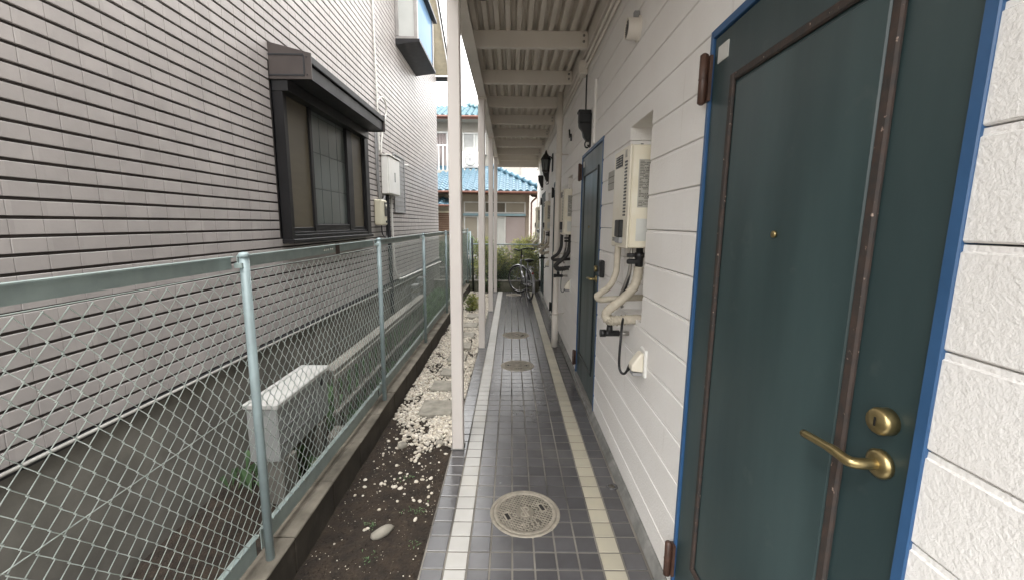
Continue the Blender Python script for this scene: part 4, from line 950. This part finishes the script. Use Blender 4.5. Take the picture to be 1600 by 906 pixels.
# ================================================================ BACK WALL, FENCE AND PLANTS
bw = thing('block_wall', 'low mossy block wall across the end of the walkway', 'wall', (0, 9.6, -.1))
x = -3.4
while x < 1.6:
    for r in range(2): obj('block', MB().cbox(x + .003, x + .397, 9.52, 9.64, -.14 + r * .17, .026 + r * .17, .005), 'block', bw)
    x += .4
obj('coping', MB().cbox(-3.4, 1.6, 9.505, 9.655, .20, .225, .006), 'concrete', bw)
bf = thing('back_fence', 'low pale green chain link fence on the end wall behind the bicycle', 'fence', (0, 9.58, .22))
for x in (-.93, .72, 1.55): obj('post', MB().tube([(x, 9.58, .2), (x, 9.58, 1.06)], .017, 10), 'fencepost', bf)
obj('top_rail', MB().tube([(-.93, 9.58, 1.04), (1.55, 9.58, 1.04)], .014, 8), 'fencepost', bf)
mb = MB(); x = -.9; sg = 1
while x < 1.5:
    pts = [(x + sg * (.0145 if j % 2 else -.0145), 9.58 + (.002 if j % 2 else -.002), .23 + j * .031) for j in range(27)]
    mb.tube(pts, .0017, 3, caps=False); x += .028; sg = -sg
obj('wire_mesh', mb, 'wire', bf, kind='stuff')
sfn = thing('rear_fence', 'taller grey green chain link fence behind the neighbour house corner', 'fence', (-2.2, 10.9, 0))
for x in (-3.4, -2.3, -1.05): obj('post', MB().tube([(x, 10.9, -.1), (x, 10.9, 1.3)], .02, 10), 'fencepost', sfn)
obj('top_rail', MB().tube([(-3.4, 10.9, 1.27), (-1.05, 10.9, 1.27)], .014, 8), 'fencepost', sfn)
mb = MB(); x = -2.6; sg = 1
while x < -.95:
    mb.tube([(x + sg * (.0145 if j % 2 else -.0145), 10.9, .0 + j * .031) for j in range(41)], .0017, 3, caps=False); x += .028; sg = -sg
obj('wire_mesh', mb, 'wire', sfn, kind='stuff')
pipe('leaning_post', [(-.845, 9.46, -.02), (-.875, 9.47, 1.18)], .022, 'darkpost', 'dark green leaning post at the far corner of the side fence', 'post', sp=False)
steps = thing('block_steps', 'low stepped concrete blocks beyond the side fence', 'steps', (-1.7, 11.4, -.1))
for k, (z, y) in enumerate(((.12, 10.95), (.32, 11.25), (.55, 11.6))): obj('step', MB().cbox(-2.6, -.95, y, y + .6, -.15, z, .01), 'concrete', steps)
def shrub(name, lb, clumps, mats, n, size, base, seed, cat='shrub', grp=None):
    t = thing(name, lb, cat, base, grp); rnd = random.Random(seed)
    tr = MB()
    for (c, r) in clumps:
        mid = (Vector(base) + Vector(c)) / 2 + Vector((rnd.gauss(0, .04), rnd.gauss(0, .04), 0))
        tr.tube(spline([Vector(base) + Vector((rnd.gauss(0, .02), rnd.gauss(0, .02), 0)), mid, Vector(c), Vector(c) + Vector((0, 0, r[2] * .6))], 4), [.014 - .0009 * i for i in range(13)], 6)
    obj('trunk', tr, 'bark', t)
    for j, mt_ in enumerate(mats):
        mb = MB()
        for i, (c, r) in enumerate(clumps): leaves(mb, (c[0] + rnd.gauss(0, .03), c[1], c[2] + rnd.gauss(0, .03)), r, int(n * (r[0] * r[2]) / .09), size, seed + i * 7 + j * 31, .25)
        obj('crown' if j == 0 else 'inner_leaves', mb, mt_, t, kind=None)
    return t
shrub('shrub', 'yellow green bush behind the end fence to the right of the bicycle', [((.30, 10.05, .66), (.34, .28, .34)), ((.10, 10.1, .42), (.28, .28, .30)), ((.58, 10.1, .50), (.30, .28, .42)), ((.36, 10.0, .22), (.4, .25, .2))], ['leafy', 'leafg'], 620, .055, (.3, 10.1, -.1), 1)
shrub('shrub', 'tall olive bush top rising behind the end fence beside the building corner', [((.45, 10.5, .98), (.50, .25, .22)), ((.22, 10.5, 1.0), (.26, .2, .16)), ((.70, 10.45, 1.12), (.26, .2, .2))], ['leafg', 'leafy'], 480, .045, (.5, 10.5, -.1), 2)
shrub('shrub', 'bright green bush between the posts behind the leaning post', [((-.70, 10.2, .92), (.24, .24, .26)), ((-.68, 10.2, .50), (.26, .24, .34)), ((-.50, 10.3, .72), (.22, .2, .30))], ['leafy', 'leafg'], 520, .06, (-.65, 10.2, -.1), 3)
shrub('shrub', 'dark green bush low behind the far posts', [((-.40, 9.95, .25), (.3, .22, .32)), ((-.12, 10.0, .30), (.3, .22, .36)), ((-.1, 10.2, .12), (.4, .2, .25)), ((-.45, 9.4, .10), (.16, .12, .22))], ['leafd', 'leafg'], 620, .055, (-.3, 10, -.1), 4)
shrub('shrub', 'leafy green bush filling the gap between the second and third posts', [((-.62, 9.95, 1.0), (.22, .2, .24)), ((-.42, 9.9, .62), (.24, .2, .34)), ((-.2, 10.05, .75), (.22, .2, .3))], ['leafy', 'leafg'], 330, .055, (-.45, 9.95, -.1), 21)
shrub('small_plant', 'small yellow green plant growing in the gravel beside the nearest post', [((-.70, 7.35, .17), (.11, .10, .12)), ((-.66, 7.3, .08), (.10, .09, .09))], ['leafy', 'leafg'], 1500, .04, (-.68, 7.33, -.02), 5, 'plant')
shrub('small_plant', 'low leafy plant at the foot of the last post by the end wall', [((-.52, 9.25, .10), (.12, .08, .10)), ((-.34, 9.42, .08), (.1, .06, .08))], ['leafd'], 1300, .05, (-.5, 9.25, -.02), 6, 'plant')
shrub('shrub', 'grey green bush seen through the fence behind the house corner', [((-1.35, 11.0, .45), (.35, .3, .3)), ((-1.75, 11.2, .75), (.4, .3, .3)), ((-1.2, 11.3, .9), (.3, .3, .25))], ['leafd', 'weed'], 420, .06, (-1.5, 11.1, -.1), 8)
obj('gravel_path', MB().add([(-1.02, 9.4, -.018), (.66, 9.4, -.018), (.66, 9.52, -.018), (-1.02, 9.52, -.018)], [(0, 1, 2, 3)]), 'soil', kind='structure')

# ================================================================ BICYCLE
bk = thing('bicycle', 'silver city bicycle parked at the end of the walkway with its front wheel turned', 'bicycle', (.3, 8.8, 0))
rw = Vector((.375, 8.30, .305)); fwc = Vector((.175, 9.24, .305)); WR = .305
d = (fwc - rw); d.z = 0; d.normalize(); sd_ = Vector((d.y, -d.x, 0))
def P(s, h, side=0): return rw + d * s + sd_ * side + Vector((0, 0, h - WR))
def wheel(name, c, fwd, grp):
    ax = Vector((fwd.y, -fwd.x, 0)); n = 40
    def ring(r): return [c + fwd * (r * math.cos(2 * math.pi * i / n)) + Vector((0, 0, r * math.sin(2 * math.pi * i / n))) for i in range(n)]
    w = obj(name, MB().tube([c - ax * .045, c + ax * .045], .024, 10), 'chrome', bk)
    obj('tyre', MB().tube(ring(WR - .017), .0175, 8, closed=True), 'rubber', w)
    obj('rim', MB().tube(ring(WR - .038), .010, 8, closed=True), 'chrome', w)
    sp = MB()
    for i in range(28):
        a = 2 * math.pi * i / 28; b = a + (.35 if i % 4 < 2 else -.35); s_ = .022 if i % 2 else -.022
        sp.tube([c + ax * s_ + fwd * (.022 * math.cos(b)) + Vector((0, 0, .022 * math.sin(b))), c + fwd * ((WR - .045) * math.cos(a)) + Vector((0, 0, (WR - .045) * math.sin(a)))], .0013, 3, caps=False)
    obj('spoke', sp, 'chrome', w)
    return w
wheel('rear_wheel', rw, d, 0)
st_a = R(38); fd = Vector((d.x * math.cos(st_a) - d.y * math.sin(st_a), d.x * math.sin(st_a) + d.y * math.cos(st_a), 0))
wheel('front_wheel', fwc, fd, 0)
fsd = Vector((fd.y, -fd.x, 0))
bbk = P(.42, .27); seat_top = P(.20, .66); head_b = P(.80, .58); head_t = P(.76, .74)
mb = MB().tube([bbk, P(.20, .60)], .017, 10).tube([bbk, head_b], .019, 10).tube(spline([P(.27, .50), P(.45, .38), P(.65, .45), P(.785, .64)], 6), .016, 10).tube([head_b, head_t], .021, 10)
for s_ in (-1, 1):
    mb.tube([bbk + sd_ * .03 * s_, rw + sd_ * .055 * s_], .010, 8).tube([P(.22, .55) + sd_ * .02 * s_, rw + sd_ * .055 * s_], .009, 8)
obj('frame', mb, 'bikegrey', bk)
mb = MB()
for s_ in (-1, 1): mb.tube(spline([head_b + fsd * .03 * s_, P(.86, .50) + fsd * .045 * s_ - (P(.86, .50) - fwc) * .45, fwc + fsd * .05 * s_], 5), .010, 8)
mb.tube([head_b + fsd * .04, head_b - fsd * .04], .014, 8)
obj('fork', mb, 'chrome', bk)
obj('seat_post', MB().tube([P(.20, .58), P(.175, .75)], .0125, 8), 'chrome', bk)
sx = P(.165, .77); sv = []; sf_ = []
prof = [(-.13, .07, .0), (-.11, .098, .012), (-.06, .105, .014), (0, .075, .008), (.06, .038, .004), (.12, .026, .0), (.14, .012, -.008)]
for (u, w, h) in prof:
    for k in range(9):
        a = math.pi * k / 8; sv.append(sx + d * u + sd_ * (w * math.cos(a)) + Vector((0, 0, h + .030 * math.sin(a))))
    sv.append(sx + d * u + Vector((0, 0, h - .03)))
for i in range(len(prof) - 1):
    for k in range(10): sf_.append((i * 10 + k, i * 10 + (k + 1) % 10, (i + 1) * 10 + (k + 1) % 10, (i + 1) * 10 + k))
sf_ += [tuple(range(9, -1, -1)), tuple(range(60, 70))]
obj('saddle', MB().add(sv, sf_, True), 'dark', bk)
stem = head_t + Vector((0, 0, .20)) - d * .03
obj('stem', MB().tube(spline([head_t, stem, stem + fd * .05 + Vector((0, 0, .01))], 5), .013, 8), 'black', bk)
hb = stem + fd * .05
bar_pts = spline([hb - fsd * .27 - fd * .20 + Vector((0, 0, .02)), hb - fsd * .25 - fd * .06 + Vector((0, 0, .04)), hb - fsd * .12 + fd * .0 + Vector((0, 0, .03)), hb, hb + fsd * .12 + Vector((0, 0, .03)), hb + fsd * .25 - fd * .06 + Vector((0, 0, .04)), hb + fsd * .27 - fd * .20 + Vector((0, 0, .02))], 6)
h_ = obj('handlebar', MB().tube(bar_pts, .0135, 8), 'black', bk)
obj('grip', MB().tube(bar_pts[:6], .017, 10), 'dark', h_); obj('grip', MB().tube(bar_pts[-6:], .017, 10), 'dark', h_)
for s_, q in ((-1, bar_pts[7]), (1, bar_pts[-8])): obj('brake_lever', MB().tube([q, q + fd * .05 - Vector((0, 0, .03)), q - fd * .08 + fsd * .03 * s_ - Vector((0, 0, .05))], .006, 6), 'dark', h_)
def guard(c, fwd, a0, a1):
    ax = Vector((fwd.y, -fwd.x, 0)); n = 18; vs = []; fs = []
    for i in range(n + 1):
        a = R(a0 + (a1 - a0) * i / n)
        for u, r in ((-.028, WR + .004), (-.016, WR + .014), (0, WR + .018), (.016, WR + .014), (.028, WR + .004)): vs.append(c + fwd * (r * math.cos(a)) + Vector((0, 0, r * math.sin(a))) + ax * u)
    for i in range(n):
        for k in range(4): fs.append((i * 5 + k, i * 5 + k + 1, (i + 1) * 5 + k + 1, (i + 1) * 5 + k))
    return MB().add(vs, fs, True)
obj('rear_mudguard', guard(rw, d, 40, 200), 'bikegrey', bk); obj('front_mudguard', guard(fwc, fd, 35, 160), 'bikegrey', bk)
rk = MB()
for s_ in (-1, 1): rk.tube(spline([P(.20, .665) + sd_ * .04 * s_, P(.0, .66) + sd_ * .055 * s_, P(-.20, .655) + sd_ * .05 * s_], 4), .005, 6).tube([P(-.10, .655) + sd_ * .052 * s_, rw + sd_ * .06 * s_], .004, 6)
for u in (-.18, -.08, .02, .12): rk.tube([P(u, .658) + sd_ * .053, P(u, .658) - sd_ * .053], .004, 6)
obj('rear_rack', rk, 'chrome', bk)
obj('reflector', MB().lathe([(.022, 0), (.022, -.012), (.001, -.016)], tuple(P(-.215, .56)), 1, 12), 'red', bk)
obj('chain_guard', MB().tube(spline([rw + sd_ * .06, P(.2, .32, .06), P(.42, .30, .06)], 4), [.035] * 4 + [.04] * 4 + [.05], 8), 'dark', bk)
mb = MB().tube([bbk - sd_ * .06, bbk + sd_ * .06], .016, 8)
for s_ in (-1, 1):
    e_ = bbk + sd_ * .07 * s_ + Vector((0, 0, -.13 * s_)) + d * .05 * s_; mb.tube([bbk + sd_ * .065 * s_, e_], .008, 6); mb.cbox(e_.x - .045, e_.x + .045, e_.y - .03, e_.y + .03, e_.z - .01, e_.z + .01, .004)
obj('pedals', mb, 'dark', bk)
obj('kickstand', MB().tube([rw - sd_ * .06 + Vector((0, 0, -.02)), rw - sd_ * .19 + d * .06 + Vector((0, 0, -.297))], .007, 6), 'dark', bk)

# ================================================================ BLUE-ROOFED HOUSE BEHIND
bh = thing('blue_roof_house', 'two storey house with blue tiled roofs and white windows behind the end fence', 'house', (-1.2, 15, -.1))
HYF = 13.0
obj('lower_wall', MB().box(-6, .53, HYF, 19, -.15, 2.62), 'mortar', bh)
obj('upper_wall', MB().box(-6, -.80, 15.0, 21, 2.5, 5.0), 'ivory', bh)
obj('corner_post', MB().cbox(.42, .535, HYF - .02, HYF + .12, -.1, 2.35, .006), 'eavepale', bh)
obj('fascia_board', MB().box(-6, .9, 12.50, 12.53, 2.34, 2.42), 'eave', bh)
obj('eave_lining', MB().box(-6, .88, 12.54, HYF + .02, 2.345, 2.36), 'eavepale', bh)
obj('gutter', MB().tube([(-6, 12.45, 2.395), (.9, 12.45, 2.395)], .038, 10), 'gutter', bh)
obj('downpipe', MB().tube(spline([V(.86, 12.5, 2.36), V(.72, 12.75, 2.25), V(.60, 12.93, 2.12), V(.60, 12.93, 1.9), V(.60, 12.93, -.1)], 5), .025, 10), 'gutter', bh)
# rafters at the right corner
for k in range(4): obj('rafter', MB().tube([(.56 + .02 * k, 12.6 + .14 * k, 2.32 - .0 * k), (.86, 12.6 + .14 * k, 2.30)], .02, 6), 'eave', bh)
def rooftile(w, l):
    mb = MB(); n = 9; vs = []
    for (t, dz) in ((0, 0), (l, 0)):
        for i in range(n):
            u = i / (n - 1); z = .028 * math.sin(u * 2 * math.pi - .4) + dz; vs.append((u * w, t, z))
    for i in range(n):
        u = i / (n - 1); vs.append((u * w, 0, .028 * math.sin(u * 2 * math.pi - .4) - .042))
    fs = [(i, i + 1, n + i + 1, n + i) for i in range(n - 1)] + [(2 * n + i, 2 * n + i + 1, i + 1, i) for i in range(n - 1)]
    return vs, fs
TILES = []
def tile_roof(parent, matn, y0, z0, slope, rows_, w, l, keep, name='roof_tile'):
    vs, fs = rooftile(w, l); me = bpy.data.meshes.new(name); me.from_pydata(vs, [], fs); me.polygons.foreach_set('use_smooth', [True] * 8 + [False] * 8); me.materials.append(M[matn])
    rest_ = MB(); po = Vector(ORG[parent.name]); cs, sn = math.cos(slope), math.sin(slope)
    for r in range(rows_):
        for c in range(-30, 12):
            x = c * (w - .012); s_ = r * (l - .05); y = y0 + s_ * cs; z = z0 + s_ * sn
            if not keep(x, r): continue
            TILES.append((matn, y))
            if len(TILES) > 300:
                rest_.add([Vector((x + v[0], y + v[1] * math.cos(slope - R(4)) - v[2] * math.sin(slope - R(4)), z + v[1] * math.sin(slope - R(4)) + v[2] * math.cos(slope - R(4)))) for v in vs], fs, True); continue
            o = bpy.data.objects.new(name, me); col.objects.link(o); o.parent = parent; o.location = Vector((x, y, z + random.uniform(-.003, .003))) - po; o.rotation_euler = (slope - R(4), random.gauss(0, .008), 0)
    if rest_.v: obj(name, rest_, matn, parent, kind='stuff')
SL = R(20)
obj('roof_base', MB().add([(-6, 12.44, 2.40), (.92, 12.44, 2.40), (-.75, 15.0, 3.40), (-6, 15.0, 3.40)], [(0, 1, 2, 3)]), 'bluetile', bh)
hipx = lambda s: .92 - s * .635
tile_roof(bh, 'bluetile', 12.42, 2.45, R(21.3), 13, .205, .255, lambda x, r: x > -2.5 and x + .1 < hipx(r * .205 * .94))
# hip ridge tiles
for k in range(9):
    f0, f1 = k / 9, (k + 1.12) / 9
    a = V(.94, 12.42, 2.50).lerp(V(-.72, 15.0, 3.49), f0); b = V(.94, 12.42, 2.50).lerp(V(-.72, 15.0, 3.49), f1)
    obj('ridge_tile', MB().tube([a, b], [.075, .065], 10), 'bluetile', bh)
for k in range(6):
    obj('ridge_band', MB().box(-6, -.78, 14.93, 14.99, 3.38 + .0 * k, 3.44) if k == 0 else MB().box(-6 + k, -5.9 + k, 14.9, 14.94, 3.40, 3.43), 'bluetile', bh) if k == 0 else None
# upper roof
obj('upper_fascia', MB().box(-6, -.35, 14.46, 14.50, 4.86, 4.95), 'gutter', bh)
obj('upper_gutter', MB().tube([(-6, 14.42, 4.93), (-.35, 14.42, 4.93)], .04, 8), 'gutter', bh)
obj('upper_eave_lining', MB().box(-6, -.35, 14.5, 15.02, 4.87, 4.89), 'ivory', bh)
obj('upper_roof_base', MB().add([(-6, 14.42, 4.94), (-.33, 14.42, 4.94), (-1.7, 16.9, 5.86), (-6, 16.9, 5.86)], [(0, 1, 2, 3)]), 'teal', bh)
tile_roof(bh, 'teal', 14.40, 4.985, R(20.5), 12, .205, .255, lambda x, r: -3.1 < x and x + .1 < -.33 - r * .205 * .55)
for k in range(8):
    f0, f1 = k / 8, (k + 1.12) / 8; p0, p1 = V(-.33, 14.40, 5.03), V(-1.7, 16.9, 5.96)
    obj('ridge_tile', MB().tube([p0.lerp(p1, f0), p0.lerp(p1, f1)], [.08, .07], 10), 'teal', bh)
obj('upper_downpipe', MB().tube([(-.76, 14.96, 3.45), (-.76, 14.96, 4.9)], .03, 8), 'gutter', bh)
# ground floor windows
wz = [(1.83, 2.10), (.55, 1.70)]
w1 = obj('window', MB().box(-1.42, .42, HYF - .012, HYF - .002, .5, 2.13), 'eavepale', bh)
fr = MB()
for x in (-1.42, -.80, -.18, .405): fr.cbox(x - .018, x + .018, HYF - .055, HYF - .012, 1.80, 2.13, .004)
fr.cbox(-1.44, .425, HYF - .056, HYF - .012, 2.11, 2.145, .004).cbox(-1.44, .425, HYF - .056, HYF - .012, 1.80, 1.84, .004)
for x in (-1.42, -1.02, -.62, -.56, -.19): fr.cbox(x - .02, x + .02, HYF - .06, HYF - .012, .5, 1.72, .004)
fr.cbox(-1.44, -.19, HYF - .057, HYF - .012, 1.68, 1.715, .004).cbox(-1.44, -.19, HYF - .058, HYF - .012, .76, .80, .004).cbox(-1.44, -.19, HYF - .059, HYF - .012, .50, .54, .004)
obj('window_frame', fr, 'wframe', w1)
obj('rain_board', MB().cbox(-1.46, .43, HYF - .10, HYF - .012, 1.725, 1.795, .006), 'rainboard', w1)
for k, (a, b, mt_) in enumerate(((-1.40, -.82, 'tan'), (-.78, -.20, 'curtain'), (-.16, .385, 'tan'))): obj('transom_pane', MB().box(a, b, HYF - .03, HYF - .014, 1.84, 2.11), mt_, w1)
obj('shutter_panel', MB().cbox(-.16, .41, HYF - .065, HYF - .02, .45, 1.70, .004), 'mauve', w1)
for k, (a, b, mt_) in enumerate(((-1.40, -1.04, 'tan'), (-1.0, -.64, 'tan'), (-.54, -.21, 'paleglass'))):
    obj('pane', MB().box(a, b, HYF - .03, HYF - .014, .80, 1.68), mt_, w1); obj('lower_pane', MB().box(a, b, HYF - .031, HYF - .015, .54, .76), 'paleglass', w1)
obj('veranda_edge', MB().cbox(-1.5, -.1, HYF - .5, HYF - .07, .30, .36, .006), 'brownslat', bh)
# shutter and little roof at the left
sh = obj('shutter_frame', MB().cbox(-2.30, -1.74, HYF - .05, HYF - .004, 1.1, 1.86, .006), 'soffit', bh)
for k in range(11): obj('shutter_slat', MB().cbox(-2.26, -1.78, HYF - .062, HYF - .048, 1.13 + k * .062, 1.185 + k * .062, .004), 'brownslat', sh)
obj('awning_base', MB().add([(-3, 12.42, 2.03), (-1.82, 12.42, 2.03), (-1.82, HYF, 2.25), (-3, HYF, 2.25)], [(0, 1, 2, 3)]), 'bluetile', bh)
tile_roof(bh, 'bluetile', 12.40, 2.05, R(21), 3, .205, .255, lambda x, r: -3 < x < -2.05)
obj('awning_gutter', MB().tube([(-3, 12.38, 2.0), (-1.80, 12.38, 2.0)], .032, 8), 'gutter', bh)
# balcony, upper windows
obj('balcony_floor', MB().cbox(-6, -1.86, 14.3, 15.0, 3.06, 3.22, .006), 'ivory', bh)
rl = MB().cbox(-6, -1.88, 14.32, 14.36, 3.98, 4.03, .004)
obj('balcony_rail', rl, 'wframe', bh)
x = -3.4
while x < -1.9:
    obj('baluster', MB().cbox(x, x + .045, 14.325, 14.355, 3.222, 3.98, .003), 'wframe', bh); x += .14
w2 = obj('window', MB().box(-3.2, -1.95, 14.988, 14.998, 3.25, 4.55), 'mauve', bh)
fr = MB()
for x in (-2.20, -1.97): fr.cbox(x - .03, x + .03, 14.94, 14.988, 3.25, 4.55, .004)
fr.cbox(-3.2, -1.94, 14.941, 14.988, 4.5, 4.56, .004).cbox(-2.17, -2.0, 14.942, 14.987, 3.85, 3.89, .004)
obj('window_frame', fr, 'wframe', w2)
for k in range(7): obj('curtain_fold', MB().tube([(-2.95 + k * .1, 14.975, 3.27), (-2.95 + k * .1, 14.975, 4.5)], .03, 6), 'mauve', w2)
obj('pane', MB().box(-2.17, -2.0, 14.975, 14.985, 3.27, 4.5), 'paleglass', w2)
w3 = obj('window', MB().box(-1.66, -.92, 14.988, 14.998, 3.86, 4.52), 'paleglass', bh)
fr = MB()
for x in (-1.66, -1.29, -.92): fr.cbox(x - .022, x + .022, 14.95, 14.988, 3.86, 4.52, .003)
fr.cbox(-1.69, -.89, 14.951, 14.988, 4.49, 4.53, .003).cbox(-1.69, -.89, 14.951, 14.988, 3.83, 3.87, .003)
obj('window_frame', fr, 'wframe', w3)
obj('window_sill', MB().cbox(-1.72, -.86, 14.90, 14.99, 3.80, 3.828, .004), 'alu', w3)
obj('curtain', MB().box(-1.62, -1.32, 14.982, 14.987, 4.08, 4.48), 'cabinet', w3)
ac = thing('air_conditioner', 'white air conditioner outdoor unit with round fan in front of the upper window', 'air conditioner', (-1.4, 14.8, 3.30))
obj('casing', MB().cbox(-1.66, -1.03, 14.62, 14.88, 3.33, 3.86, .012), 'white', ac)
obj('fan_guard', MB().lathe([(.20, 0), (.20, -.012), (.17, -.018), (.05, -.02), (.001, -.02)], (-1.40, 14.62, 3.60), 1, 28), 'grey', ac)
g = MB()
for rr_ in (.06, .10, .14, .18): g.tube([(-1.40 + rr_ * math.cos(a * .3142), 14.594, 3.60 + rr_ * math.sin(a * .3142)) for a in range(20)], .006, 5, closed=True)
obj('guard_ring', g, 'white', ac)
obj('vent_panel', MB().box(-1.62, -1.10, 14.612, 14.621, 3.345, 3.40), 'grey', ac)
obj('foot', MB().cbox(-1.62, -1.56, 14.62, 14.88, 3.27, 3.329, .004).cbox(-1.14, -1.08, 14.62, 14.88, 3.27, 3.329, .004), 'grey', ac)
obj('balcony_ledge', MB().cbox(-1.8, -.82, 14.55, 15.0, 3.22, 3.268, .004), 'soffit', bh)
# far pale building
fb_ = thing('far_building', 'pale grey cream building far behind the blue roof', 'building', (1, 24, -.1))
obj('wall', MB().box(-.75, 6, 24, 32, -.15, 7.0), 'palebuild', fb_)
obj('joint_strip', MB().box(.44, .50, 23.96, 23.999, -.1, 7.0), 'alu', fb_)
obj('side_panel', MB().box(-.75, .43, 23.97, 23.998, 3.0, 6.9), 'eavepale' if False else 'ivory', fb_)
print('pebbles', nP, 'objects', len(bpy.data.objects))
